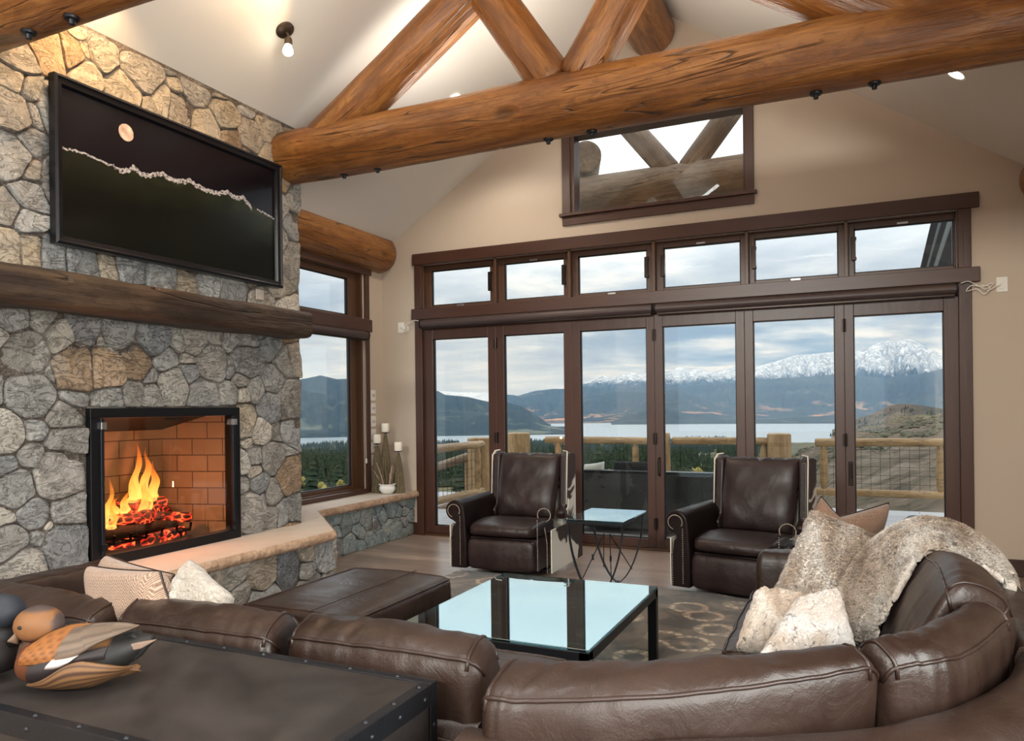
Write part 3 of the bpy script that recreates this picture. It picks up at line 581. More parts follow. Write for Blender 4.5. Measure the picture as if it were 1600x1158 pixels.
# ================================================================== OUTDOORS
LK = -150.0
def azpt(az, d, z): a = radians(az); return (CAM.x + d * sin(a), CAM.y + d * cos(a), z)
RIDGES = dict(snow=[(-20.36,0.0194),(-19.1,0.0304),(-18.4,0.0343),(-17.54,0.0401),(-16.97,0.0369),(-16.32,0.0405),(-15.71,0.0437),(-15.03,0.0426),(-14.24,0.0434),(-13.65,0.0413),(-13.03,0.0439),(-11.88,0.0495),(-11.17,0.0446),(-10.56,0.0471),(-9.56,0.0406),(-8.83,0.0452),(-7.74,0.048),(-7.16,0.0461),(-6.58,0.0472),(-6.19,0.0481),(-5.61,0.0511),(-4.99,0.0544),(-3.74,0.0602),(-2.42,0.0616),(-1.14,0.0628),(-0.51,0.063),(0.1,0.0644),(0.55,0.0631),(1.03,0.0673),(1.47,0.0704),(1.9,0.072),(2.27,0.0732),(2.55,0.0707),(2.92,0.0734),(3.27,0.0754),(3.66,0.0735),(4.25,0.0669),(4.79,0.06),(5.43,0.0548),(6.41,0.0496),(8.52,0.0372),(11.18,0.018)], farleft=[(-34.22,0.022),(-29.85,0.0225),(-29.04,0.0217),(-27.53,0.0201),(-26.38,0.0199),(-24.92,0.0153),(-23.05,0.0064)], blue=[(-25.99,0.0121),(-24.92,0.0171),(-24.05,0.0153),(-22.76,0.0212),(-21.36,0.0239),(-20.38,0.0237),(-19.18,0.0264),(-17.68,0.0239),(-15.76,0.0251),(-12.98,0.0222),(-11.65,0.0247),(-9.66,0.0266),(-7.39,0.0291),(-5.62,0.0316),(-3.03,0.0337),(-0.94,0.0359),(1.88,0.0299),(3.81,0.0327),(5.5,0.0392),(8.52,0.0264)], mid=[(-22.08,-0.0084),(-20.61,0.0024),(-19.12,0.0112),(-16.87,0.0188),(-15.52,0.0183),(-14.26,0.0171),(-13.01,0.0201),(-11.65,0.0181),(-10.04,0.0077),(-8.76,-0.0009),(-6.96,0.0012),(-4.77,-0.0041),(-1.37,-0.0024),(1.06,-0.0083),(3.41,-0.0087),(5.65,-0.009)], brown=[(-19.41,-0.0183),(-18.19,-0.0134),(-17.12,-0.0074),(-15.53,0.0005),(-14.27,0.0061),(-12.92,0.0092),(-11.52,0.0064),(-9.68,-0.0015),(-7.87,-0.0093),(-5.65,-0.0153),(-3.06,-0.0172),(-0.56,-0.0182)], leftpen=[(-31.36,-0.0107),(-29.91,-0.0025),(-27.47,-0.0047),(-24.54,-0.0122),(-23.07,-0.0193),(-22.1,-0.0246),(-21.12,-0.0282),(-20.39,-0.0317)], lefthill=[(-41.62,0.0327),(-40.31,0.0392),(-38.87,0.0443),(-37.69,0.0391),(-37.04,0.0399),(-34.21,0.0347),(-31.82,0.0318),(-30.13,0.0222),(-29.62,0.0174),(-27.88,0.0142),(-26.26,0.0073),(-24.87,0.0063),(-23.82,0.001),(-22.78,-0.0094),(-22.09,-0.0186),(-21.51,-0.0281)], spit=[(-16.99,-0.0221),(-16.67,-0.0192),(-15.75,-0.0104),(-14.28,-0.0069),(-13.07,-0.0042),(-11.53,-0.0103),(-9.69,-0.0148),(-7.83,-0.0191),(-6.53,-0.0209),(-4.34,-0.0171),(-1.8,-0.0157),(-0.15,-0.0159)], knoll=[(-1.39,-0.0331),(0.04,-0.019),(1.09,-0.0136),(2.23,-0.0027),(3.22,-0.0007),(4.09,-0.0031),(5.39,-0.0072),(7.1,-0.0092),(9.85,-0.0166)], slope=[(-5.67,-0.0493),(-3.93,-0.0459),(-2.23,-0.0439),(-1.21,-0.0415),(0.03,-0.0358),(1.65,-0.0291),(3.88,-0.0203),(5.39,-0.0161),(7.1,-0.0092),(9.86,0.0045),(13.07,0.0171)])
RIDGES['lefthill'] = [(-70, .022), (-60, .034), (-52, .028), (-46, .036)] + RIDGES['lefthill']
def interp(tab, az):
    if az <= tab[0][0]: return tab[0][1]
    for (a0, v0), (a1, v1) in zip(tab[:-1], tab[1:]):
        if az <= a1: return v0 + (v1 - v0) * (az - a0) / max(1e-6, a1 - a0)
    return tab[-1][1]
def m_land(name, stops, nscale, snow=None, patches=None, rough=0.95):
    # nscale in 1/m; snow=(z0, z1) line; patches=(colour, amount)
    m, t = material(name); co = t.coord('Object')
    n = t.noise(co, nscale, 7, 0.62, 0.3); n2 = t.noise(co, nscale * 7, 5, 0.6)
    c = t.ramp(t.math('ADD', t.math('MULTIPLY', n, 0.6), t.math('MULTIPLY', n2, 0.4)), stops)
    if patches:
        for pc, lo, hi_, zlo, zhi in patches:
            z = t.n('ShaderNodeSeparateXYZ', {0: co}).outputs[2]
            f = t.math('MULTIPLY', t.ramp(t.noise(t.coord('Object', (1, 1, 3)), nscale * 2.2, 5, 0.6, 0.6), [(lo, 0.0), (hi_, 1.0)]), t.n('ShaderNodeMapRange', {'Value': z, 'From Min': zlo, 'From Max': zhi, 'To Min': 1.0, 'To Max': 0.0}).outputs[0])
            c = t.mix(f, c, pc)
    if snow:
        z = t.n('ShaderNodeSeparateXYZ', {0: co}).outputs[2]
        f = t.n('ShaderNodeMapRange', {'Value': z, 'From Min': snow[0], 'From Max': snow[1]}).outputs[0]
        nn_ = t.noise(t.coord('Object', (1, 1, 1)), nscale * 3, 8, 0.68, 0.8)
        f = t.ramp(t.math('ADD', t.math('MULTIPLY', f, 0.9), t.math('SUBTRACT', nn_, 0.5)), [(0.34, 0.0), (0.44, 1.0)])
        rk = t.ramp(t.noise(t.coord('Object', (1, 1, 0.8)), nscale * 7, 6, 0.7, 1.0), [(0.47, 1.0), (0.56, 0.0)])
        f = t.math('MULTIPLY', f, t.math('SUBTRACT', 1.0, t.math('MULTIPLY', rk, snow[2])))
        c = t.mix(f, c, (0.80, 0.83, 0.88))
    finish(t, c, rough, spec=0.1); return m
SPRUCE = [(0.36, (0.010, 0.020, 0.020)), (0.5, (0.018, 0.032, 0.030)), (0.62, (0.035, 0.05, 0.042))]
ML_SNOW = m_land('alpine_range', SPRUCE, 0.0011, (180, 900, 0.65), None)
ML_FAR = m_land('far_forest', SPRUCE, 0.0012, None, [((0.16, 0.17, 0.13), 0.58, 0.7, -100, 500), ((0.42, 0.22, 0.10), 0.54, 0.62, -120, 60)])
ML_HILL = m_land('forest_hill', SPRUCE, 0.002, None, [((0.13, 0.14, 0.09), 0.56, 0.66, -150, 160)])
ML_BROWN = m_land('brushy_hill', [(0.4, (0.03, 0.034, 0.022)), (0.5, (0.075, 0.06, 0.042)), (0.6, (0.15, 0.115, 0.08))], 0.008, None, [((0.45, 0.23, 0.09), 0.55, 0.66, -145, 0)])
ML_GROUND = m_land('valley_floor', [(0.38, (0.035, 0.05, 0.022)), (0.5, (0.11, 0.10, 0.05)), (0.62, (0.19, 0.155, 0.085))], 0.012, None, [((0.34, 0.24, 0.06), 0.6, 0.68, -300, -20)])
ML_SLOPE = m_land('sage_slope', [(0.40, (0.035, 0.028, 0.018)), (0.5, (0.105, 0.078, 0.052)), (0.60, (0.175, 0.138, 0.10))], 0.16, None, [((0.07, 0.07, 0.035), 0.52, 0.62, -400, 200)])

def ridge(name, tab, dc, df, db, mat, base=LK, na=None, rough=0.10, gul=0.0, fpow=1.0, nfreq=1.0, backz=None, rows=34):
    a0, a1 = tab[0][0], tab[-1][0]; na = na or int((a1 - a0) / 0.10) + 2; seed = len(name) * 3.7
    mb = MB(); nr = rows
    for_rows = [i / (nr - 1) for i in range(nr)]
    def P(u, v):
        az = a0 + (a1 - a0) * u; H = 1.35 + interp(tab, az) * dc
        fade = min(1, u * 12, (1 - u) * 12) if gul == 0 else 1
        if v < 0.8:
            s_ = v / 0.8; d = df + (dc - df) * s_; sp = s_ ** fpow; z = base + (H - base) * sp
            q = (az * 0.9 * nfreq, s_ * 2.0 * nfreq)
            g = noise.fractal(Vector((q[0], q[1], seed)), 0.9, 2.1, 5)
            gg = 1 - abs(noise.fractal(Vector((az * 1.7 * nfreq + seed, s_ * 1.1 * nfreq, 2.2)), 0.9, 2.2, 4)) * 2
            z += (H - base) * (rough * g + gul * (gg - .5)) * sin(pi * s_) ** 0.8
            z = max(z, base - 2)
        else:
            s_ = (v - 0.8) / 0.2; d = dc + (db - dc) * s_; z = H - (H - (backz if backz is not None else base)) * s_ ** 1.3
        return azpt(az, d, z)
    mb.grid(P, na, nr); return tag(mb.build(name, mat, sharp=0), kind='structure')
ridge('mountain_range', RIDGES['snow'], 17000, 10500, 20000, ML_SNOW, rough=0.16, gul=0.16, fpow=0.9, rows=60, na=420)
ridge('mountain_far', RIDGES['farleft'], 24000, 19000, 26000, m_land('far_snow_range', SPRUCE, 0.0009, (-100, 420, 0.4)), rough=0.2, gul=0.1)
ridge('hill_blue', RIDGES['blue'], 11500, 8800, 12500, ML_FAR, rough=0.12, gul=0.06)
ridge('hill_middle', RIDGES['mid'], 9600, 7600, 10300, ML_FAR, rough=0.12, gul=0.05)
ridge('hill_brown', RIDGES['brown'], 8200, 6900, 8900, ML_FAR, rough=0.10)
ridge('hill_left', RIDGES['lefthill'], 5600, 4100, 6500, ML_HILL, rough=0.10, gul=0.05, fpow=0.8)
ridge('hill_peninsula', RIDGES['leftpen'], 4800, 4000, 5600, ML_HILL, rough=0.12)
ridge('hill_spit', RIDGES['spit'], 6600, 6000, 7300, ML_HILL, rough=0.1)
# far shore lowland
def sh(u, v):
    az = -24 + 30 * u; d = 6600 + 4500 * v; return azpt(az, d, LK + 1 + 120 * v * v + 14 * noise.fractal(Vector((az * .8, v * 3, 3)), 1, 2, 4) * v)
tag(MB().grid(sh, 160, 16).build('land_far_shore', ML_BROWN, sharp=0), kind='structure')
ridge('hill_knoll', RIDGES['knoll'], 1900, 1450, 2400, ML_BROWN, base=-90, rough=0.12)
# lake
m, t = material('lake_water'); co = t.coord('Object', (1, 1, 1))
finish(t, (0.27, 0.33, 0.36), 0.25, t.noise(co, 0.05, 4), 0.15, 1.0, spec=0.6); M_LAKE = m
def lk(u, v):
    az = -85 + 125 * u; d = 2600 * (12 ** v); return azpt(az, d, LK)
tag(MB().grid(lk, 60, 12).build('lake', M_LAKE, sharp=0), kind='structure')
# valley floor falling from the house down to the shore
PROF = [(9, -2.6), (16, -3.6), (60, -8.2), (300, -28.5), (1000, -75), (2000, -117), (2900, -143), (3350, -154)]
def gz(d):
    if d <= PROF[0][0]: return PROF[0][1]
    for (d0, z0), (d1, z1) in zip(PROF[:-1], PROF[1:]):
        if d <= d1:
            k = (math.log(d) - math.log(d0)) / (math.log(d1) - math.log(d0)); return z0 + (z1 - z0) * ((d - d0) / (d1 - d0) * 0.7 + k * 0.3)
    return PROF[-1][1]
def slope_add(az, d):
    # sage slope rising to the right
    if az < -7: return 0
    tt = interp(RIDGES['slope'], az); k = min(1, max(0, (az + 7) / 5.5)); dcr = 620
    if d > dcr: return k * max(0, (1.35 + tt * dcr - gz(dcr))) * max(0, 1 - (d - dcr) / 900)
    s_ = (d / dcr); return k * (1.35 + tt * dcr - gz(dcr)) * s_ ** 0.8 + 0.0
def ground_z(az, d):
    z = gz(d) + slope_add(az, d) + 0.006 * d * noise.fractal(Vector((az * .35 + 3, math.log(d) * 2.2, 1.5)), 1, 2.1, 4) * (1 if d < 2500 else .3)
    if az > -5 and d < 640: z += 0.008 * d * noise.fractal(Vector((az * .5, math.log(d) * 3.1, 8)), 1, 2.1, 5)
    return z
def gr(u, v):
    az = -80 + 125 * u; d = 9 * (3350 / 9) ** v; return azpt(az, d, ground_z(az, d))
tag(MB().grid(gr, 420, 150).build('ground_valley', ML_GROUND, sharp=0), kind='structure')
def gr2(u, v):
    az = -6.5 + 45 * u; d = 10.2 * (680 / 10.2) ** v
    return azpt(az, d, ground_z(az, d) + (0.35 if 0.03 < u else 0) * min(1, d / 40) * min(1, (1 - v) * 8 + 0.02) - .1)
tag(MB().grid(gr2, 160, 90).build('ground_slope', ML_SLOPE, sharp=0), kind='structure')
mb = MB(); rd = random.Random(77)      # sagebrush on the slope
for _ in range(5200):
    az = rd.uniform(-6, 9); d = math.exp(rd.uniform(math.log(110), math.log(600))); h = rd.uniform(.3, .75); u = (az + 6.5) / 45; v = math.log(d / 10.2) / math.log(680 / 10.2)
    if noise.noise(Vector((az * .6, math.log(d) * 5, 2))) < -.1: continue
    x, y, z = azpt(az, d, ground_z(az, d) + .35 * min(1, d / 40) * min(1, (1 - v) * 8 + .02) - .25)
    mb.rings([[(x + q * h * cos(2 * pi * k / 6 + z) * rd.uniform(.8, 1.2), y + q * h * sin(2 * pi * k / 6 + z), z + h * w_) for k in range(6)] for q, w_ in ((.5, .0), (.9, .45), (.6, .9), (.1, 1.05))])
tag(mb.build('sagebrush', m_plain('sagebrush_leaves', (.085, .08, .05), .95, .5, .4), sharp=0), kind='stuff')
# trees
def m_tree(name, a, b):
    m, t = material(name); co = t.coord('Object'); n = t.noise(co, 1.3, 3); finish(t, t.mix(t.ramp(n, [(.4, 0.0), (.6, 1.0)]), a, b), 0.95, spec=0.05); return m
MT_A = m_tree('spruce_needles', (0.018, 0.030, 0.018), (0.055, 0.072, 0.040)); MT_B = m_tree('aspen_leaves', (0.19, 0.15, 0.045), (0.33, 0.27, 0.08)); MT_C = m_tree('olive_leaves', (0.09, 0.10, 0.035), (0.17, 0.16, 0.06)); MT_T = m_plain('bark', (0.16, 0.13, 0.10), 0.9)
def conifer_mb(seg=9, tiers=7, seed=0, h=1.0):
    mb = MB(); rd = random.Random(seed)
    for i in range(tiers):
        z0 = 0.10 + 0.86 * i / tiers; r = 0.17 * (1 - i / tiers) ** 0.85 + 0.015; z1 = z0 + 0.26 * (1 - 0.4 * i / tiers)
        ring = [((r * (1 + rd.uniform(-.25, .3))) * cos(2 * pi * k / seg + i), (r * (1 + rd.uniform(-.25, .3))) * sin(2 * pi * k / seg + i), (z0 - rd.uniform(0, .04)) * h) for k in range(seg)]
        ring2 = [(p[0] * .5, p[1] * .5, (z0 + (z1 - z0) * .35) * h) for p in ring]
        b = len(mb.v); mb.add(ring + ring2 + [(0, 0, min(z1, 1.0) * h)], [(k, (k + 1) % seg, seg + (k + 1) % seg, seg + k) for k in range(seg)] + [(seg + k, seg + (k + 1) % seg, 2 * seg) for k in range(seg)])
    return mb
def round_mb(seed=0, h=1.0, n=5):
    mb = MB(); rd = random.Random(seed)
    for i in range(n):
        c = (rd.uniform(-.13, .13), rd.uniform(-.13, .13), rd.uniform(.35, .8)); mb.ball((c[0] * h, c[1] * h, c[2] * h), rd.uniform(.13, .2) * h, 7, 5, (1, 1, 1.25))
    return mb
protos = []
for s_ in range(3):
    r = empty('conifer_tree', (0, 0, -500)); conifer_mb(seed=s_).build('foliage', MT_A, r, sharp=0, smooth=False); MB().tube([(0, 0, -.1), (0, 0, .3)], [.018, .012], 6).build('trunk', MT_T, r); protos.append((r, 'c'))
for s_ in range(2):
    r = empty('aspen_tree', (0, 0, -500)); round_mb(seed=s_ + 5).build('foliage', MT_B, r, sharp=0); MB().tube([(0, 0, -.1), (0, 0, .5)], [.014, .010], 6).build('trunk', MT_T, r); protos.append((r, 'a'))
rd = random.Random(21); used = set(); placed = 0
def tree_ok(az, d):
    dens = noise.noise(Vector((az * .45, math.log(d) * 4, 6)))
    return dens > -0.12 if az > -34 else dens > -0.3
while placed < 230:
    az = rd.uniform(-44, -6.5) if placed > 70 else rd.uniform(-44.5, -33); d = rd.uniform(150, 420)
    if placed > 70: d = rd.uniform(190, 560)
    if not tree_ok(az, d): continue
    asp = rd.random() < (0.35 if az < -33 else 0.2); k = rd.choice([3, 4]) if asp else rd.choice([0, 1, 2])
    pr, kd = protos[k]
    o = pr if k not in used else copy_tree(pr); used.add(k)
    h = rd.uniform(3.6, 5.6) if asp else rd.uniform(7, 14)
    x, y, z = azpt(az, d, ground_z(az, d)); o.location = (x, y, z - .3); o.scale = (h * 1.15, h * 1.15, h); o.rotation_euler = (0, 0, rd.uniform(0, 6))
    if asp: tag(o, 'yellow autumn aspen among the dark conifers on the hillside below the deck', 'tree', 'yellow aspens on the hillside below the deck')
    else: tag(o, 'dark green conifer growing on the hillside below the deck', 'tree', 'dark conifers on the hillside below the deck')
    placed += 1
def forest(name, n, a0, a1, d0, d1, mat, kind, hs, seed):
    rd = random.Random(seed); mb = MB()
    while n > 0:
        az = rd.uniform(a0, a1); d = math.exp(rd.uniform(math.log(d0), math.log(d1)))
        if not tree_ok(az, d) : continue
        n -= 1; h = rd.uniform(*hs); x, y, z = azpt(az, d, ground_z(az, d) - .5); r = h * (.2 if kind == 'c' else .34); sg = 5
        if kind == 'c': mb.add([(x + r * cos(2 * pi * k / sg), y + r * sin(2 * pi * k / sg), z + h * .08) for k in range(sg)] + [(x, y, z + h)], [(k, (k + 1) % sg, sg) for k in range(sg)])
        else: mb.rings([[(x + q * r * cos(2 * pi * k / sg), y + q * r * sin(2 * pi * k / sg), z + h * zz_) for k in range(sg)] for q, zz_ in ((.4, .15), (1, .45), (.8, .8), (.15, 1))])
    tag(mb.build(name, mat, sharp=0, smooth=False), kind='stuff')
forest('conifer_forest', 22000, -66, -6.5, 260, 3200, MT_A, 'c', (8, 15), 1)
forest('aspen_forest', 3800, -66, -6, 260, 1800, MT_B, 'a', (4, 7), 2)
forest('willow_scrub', 9000, -66, -4.5, 300, 3000, MT_C, 'a', (3, 6), 3)
forest('shore_forest', 12000, -66, -5.5, 1300, 3260, MT_A, 'c', (14, 23), 4)
mb = MB(); rd = random.Random(9)
for _ in range(500):
    az = rd.uniform(-1.5, 6.5); d = rd.uniform(1450, 1850); h = rd.uniform(5, 10); tt = interp(RIDGES['knoll'], az)
    if d < 1480 + (az - 2) ** 2 * 4 or rd.random() < 0.3: d = rd.uniform(1500, 1600)
    s_ = (d - 1450) / 450; z = -90 + (1.35 + tt * 1900 + 90) * s_; x, y, z = azpt(az, d, z - 1); sg = 5
    mb.add([(x + h * .22 * cos(2 * pi * k / sg), y + h * .22 * sin(2 * pi * k / sg), z) for k in range(sg)] + [(x, y, z + h)], [(k, (k + 1) % sg, sg) for k in range(sg)])
tag(mb.build('knoll_conifers', MT_A, sharp=0, smooth=False), kind='stuff')
# valley haze: a real scattering volume from beyond the near hillside to behind the range
m = bpy.data.materials.new('valley_haze'); m.use_nodes = True; t = NT(m.node_tree)
vs = t.n('ShaderNodeVolumeScatter', {'Color': (0.33, 0.60, 1.0, 1), 'Density': 0.000044, 'Anisotropy': 0.0}); t.n('ShaderNodeOutputMaterial', {'Volume': vs.outputs[0]})
HAZE = m
mb = MB(); pts = [azpt(-80, 700, 0), azpt(-80, 22000, 0), azpt(-35, 22000, 0), azpt(0, 22000, 0), azpt(40, 22000, 0), azpt(40, 700, 0), azpt(0, 700, 0), azpt(-40, 700, 0)]
mb.prism([(p[0], p[1]) for p in pts], -400, 1500); tag(mb.build('haze', HAZE, smooth=False), kind='stuff')

# ------------------------------------------------------------------ deck and railing
m, t = material('grey_deck_boards'); co = t.coord('Object')
br = t.n('ShaderNodeTexBrick', {'Vector': co, 'Color1': (0.34, 0.33, 0.33, 1), 'Color2': (0.42, 0.41, 0.41, 1), 'Mortar': (0.05, 0.05, 0.05, 1), 'Scale': 1.0, 'Mortar Size': 0.006, 'Brick Width': 3.6, 'Row Height': 0.14}, offset=0.5)
finish(t, t.mix(t.math('MULTIPLY', t.noise(t.coord('Object', (1, 12, 1)), 2, 4), 0.4), br.outputs['Color'], (0.24, 0.23, 0.23)), 0.6, br.outputs['Fac'], -0.4, 0.01); M_DECK = m
S('floor_deck', MB().box(-2.6, 9.0, 0.2, 3.85, -0.30, -0.03), M_DECK)
def railing(label, posts_x, x0, x1, y, zt=0.86, zb=0.24, axis='x'):
    r = empty('log_railing', (x0, y, 0) if axis == 'x' else (y, x0, 0), 0, label, 'railing', 'log and wire railings round the deck')
    V = (lambda a, b, c: (a, b, c)) if axis == 'x' else (lambda a, b, c: (b, a, c)); L = x1 - x0
    log('top_rail', V(0, 0, zt), V(L, 0, zt), 0.052, 0.050, M_RAIL, r, x0, .03, .04, 16); log('bottom_rail', V(0, 0, zb), V(L, 0, zb), 0.05, 0.047, M_RAIL, r, x0 + 5, .03, .04, 16)
    for px in posts_x:
        mb = MB(); mb.lathe([(0.03, zb + .02), (0.032, zb + .07), (0.045, zb + .10), (0.046, zt - .12), (0.034, zt - .08), (0.03, zt - .02)], *V(px - x0, 0, 0)[:2], 0, 14); mb.build('baluster', M_RAIL, r)
    mb = MB(); n = int(L / 0.105)
    for i in range(1, n): x = L * i / n; p = V(x, 0, 0); mb.box(p[0] - .002, p[0] + .002, p[1] - .002, p[1] + .002, zb + .04, zt - .04)
    z = zb + .11
    while z < zt - .05: a, b = V(0, -.002, z), V(L, .002, z + .004); mb.box(min(a[0], b[0]), max(a[0], b[0]), min(a[1], b[1]), max(a[1], b[1]), z, z + .004); z += .105
    mb.build('wire_mesh', M_BLACK, r, smooth=False)
def rail_post(label, x, y, h=1.0, r_=0.155):
    o = log_mesh(h, r_, r_ * .98, x, 30, round_a=.01, round_b=.015).build('railing_post', M_RAIL, None, sharp=40); o.rotation_euler = (0, radians(-90), 0); o.location = (x, y, -.03)
    tag(o, label, 'post')
railing('log railing on the right of the deck, seen through the two right doors', [4.32, 5.60], 4.22, 5.70, 3.35)
railing('log railing along the middle of the deck, between two posts', [2.3, 3.6], 2.42, 3.66, 3.35)
railing('log railing along the left half of the deck, right of the double posts', [0.75, 1.9], 0.55, 2.12, 3.35)
railing('log railing running along the left side of the deck toward the house', [1.9, 0.55], 0.35, 2.05, 0.17, axis='y')
rail_post('square-cut railing post behind the dark recliner by the right doors', 3.80, 3.35, 1.0, 0.15)
rail_post('railing post half hidden behind the centre door frame', 2.27, 3.35, 1.0, .12)
rail_post('stout railing post behind the wing of the left recliner, nearer the house', 0.05, 2.2, .97, .165)
rail_post('stout railing post seen through the second door from the left', 0.19, 3.2, 1.0, .17)
# stair stringers beyond the left rail
r = empty('deck_stair', (-1.6, 1.6, 0), 0, 'log stair rail descending beyond the left side of the deck', 'stair rail')
log('handrail', (0.0, 0, 0.15), (1.6, 0.7, 0.72), .06, .06, M_LOGOUT, r, 3, .03, .05, 14); log('handrail', (0.0, 0, -.45), (1.6, 0.7, 0.12), .06, .06, M_LOGOUT, r, 4, .03, .05, 14)
for q in (.1, .5, .9): log('baluster', (1.6 * q, .7 * q, -.45 + .57 * q), (1.6 * q, .7 * q, .15 + .57 * q), .035, .035, M_RAIL, r, q, .02, .03, 10)

# wicker sofas on the deck, backs to the house
m, t = material('dark_wicker'); co = t.coord('Object')
ck = t.n('ShaderNodeTexChecker', {'Vector': co, 'Scale': 60.0}).outputs['Fac']
finish(t, t.mix(ck, (0.008, 0.009, 0.010), (0.026, 0.028, 0.030)), 0.5, ck, 0.8, 0.01); M_WICK = m
def wicker_sofa(label, x, y, w, h=0.66, d=.8):
    r = empty('wicker_sofa', (x, y, -.03), 0, label, 'outdoor sofa', 'wicker sofas on the deck')
    MB().box(0, w, 0, .09, .06, h).build('back_panel', M_WICK, r, smooth=False, bevel=.012)
    MB().box(0, w, 0.09, d, .06, .30).build('seat_base', M_WICK, r, smooth=False, bevel=.012)
    for a in (0, w - .09): MB().box(a, a + .09, .09, d, .30, .56).build('armrest', M_WICK, r, smooth=False, bevel=.012)
    MB().box(-.008, w + .008, -.012, .10, h, h + .02).build('top_rail', M_IRON, r, smooth=False, bevel=.005)
    MB().box(.10, w - .10, .12, d, .30, .42).build('seat_cushion', M_PALEC, r, bevel=.03)
    for a in (.03, w - .07):
        for b in (.02, d - .06): MB().box(a, a + .04, b, b + .04, 0, .06).build('foot', M_IRON, r, smooth=False)
M_PALEC = m_plain('grey_outdoor_fabric', (0.22, 0.22, 0.22), 0.9, .1, 20)
wicker_sofa('dark wicker sofa on the deck behind the small glass side table', 1.80, 0.95, 0.98)
wicker_sofa('dark wicker sofa on the deck behind the recliner nearest the sofa', 2.80, 0.95, 0.98)
o = MB().box(2.25, 2.72, 1.12, 1.18, .38, .735).build('outdoor_back_cushion', m_plain('charcoal_fabric', (.02, .02, .022), .9), None, bevel=.025); tag(o, 'charcoal back cushion rising above the wicker sofa', 'cushion')

# outside truss under the roof overhang, seen through the gable window
r = empty('porch_truss', (0, 1.15, 0), 0, 'weathered log truss outside, seen through the gable window', 'roof truss')
log('bottom_chord', (-0.3, 0, 3.725), (6.4, 0, 3.735), .185, .185, M_LOGOUT, r, 71, .08)
log('web', (2.93, 0, 3.82), (2.2, 0, 4.75), .125, .12, M_LOGOUT, r, 72); log('web', (3.09, 0, 3.82), (3.85, 0, 4.75), .125, .12, M_LOGOUT, r, 73)
for x in (2.89, 3.19):
    mb = MB(); mb.lathe([(0, .01), (.03, .01), (.03, -.006), (.012, -.01), (.012, -.03), (0, -.03)], x, 0, 3.545, 12, cap=False); mb.build('truss_bolt', M_IRON, r)
tag(log('purlin_log', (2.02, 1.0, 4.10), (1.2, 3.2, 4.25), .17, .17, M_LOGOUT, None, 77, .01), 'cut end of a roof log outside the gable window, top left of its pane', 'log')
# eave over the right end of the deck, seen through the last transom
r = empty('porch_eave', (0, 0, 0), 0, 'dark porch eave seen through the transom window furthest from the fireplace', 'eave')
M_EAVE = m_plain('dark_eave', (.03, .03, .032), .6); M_EAVL = m_plain('grey_eave_board', (.30, .34, .34), .6)
for k, (w0, w1, mt) in enumerate(((0, .045, M_EAVE), (.045, .065, M_EAVL), (.065, .10, M_EAVE), (.10, .135, M_EAVL), (.135, 1.6, M_EAVE))):
    MB().prism([(5.235 + w0, 2.50), (5.235 + w1, 2.50), (5.235 + w1 * 1.5 + .18, 3.30), (5.235 + w0 * 1.5 + .18, 3.30)], 1.30 + .012 * (k % 2), 1.40, 'y').build('eave_board', mt, r, smooth=False)
# ================================================================== FURNITURE MATERIALS
def at(px, py, depth):   # a surveyed point: viewing direction and distance -> world position
    return CAM + (_f + _r2 * ((px - 800) / 1169.04) + _u2 * ((635.78 - py) / 1169.04)) * depth
def m_leather(name, a, b, rough=0.36, wr=0.35):
    m, t = material(name); co = t.coord('Object')
    n = t.noise(co, 3.5, 4, 0.55, 0.4); fine = t.n('ShaderNodeTexVoronoi', {'Vector': co, 'Scale': 240.0}).outputs['Distance']
    w1 = t.noise(t.coord('Object', (1, 1, 1)), 7, 4, 0.6, 1.6); w2 = t.noise(t.coord('Object', (1, 1, 0.5)), 22, 3, 0.6, 1.0)
    c = t.mix(t.ramp(n, [(0.35, 0.0), (0.65, 1.0)]), a, b)
    h = t.math('ADD', t.math('MULTIPLY', w1, 1.0), t.math('ADD', t.math('MULTIPLY', w2, 0.18), t.math('MULTIPLY', fine, 0.05)))
    r = t.ramp(n, [(0.3, rough - .05), (0.7, rough + .1)])
    finish(t, c, r, h, wr, 0.02, spec=0.4); return m
M_LEA = m_leather('dark_brown_leather', (0.017, 0.0085, 0.006), (0.030, 0.016, 0.0115), 0.36, 0.22)
M_LEAR = m_leather('espresso_leather', (0.016, 0.009, 0.009), (0.027, 0.0155, 0.015), 0.38, 0.2)
M_PIPE = m_leather('leather_piping', (0.018, 0.009, 0.007), (0.03, 0.016, 0.012), 0.35, 0.1)
m, t = material('cowhide'); co = t.coord('Object'); n = t.noise(co, 3.4, 3, 0.5, 0.6)
finish(t, t.ramp(n, [(0.47, (0.035, 0.018, 0.013)), (0.50, (0.72, 0.68, 0.60))]), 0.8, t.noise(co, 120, 2), 0.3, 0.003); M_COW = m
M_NAIL = m_plain('antique_nailheads', (0.42, 0.36, 0.30), 0.3, metal=1.0)
M_WPIPE = m_plain('pale_hide_edge', (0.66, 0.60, 0.52), 0.7)
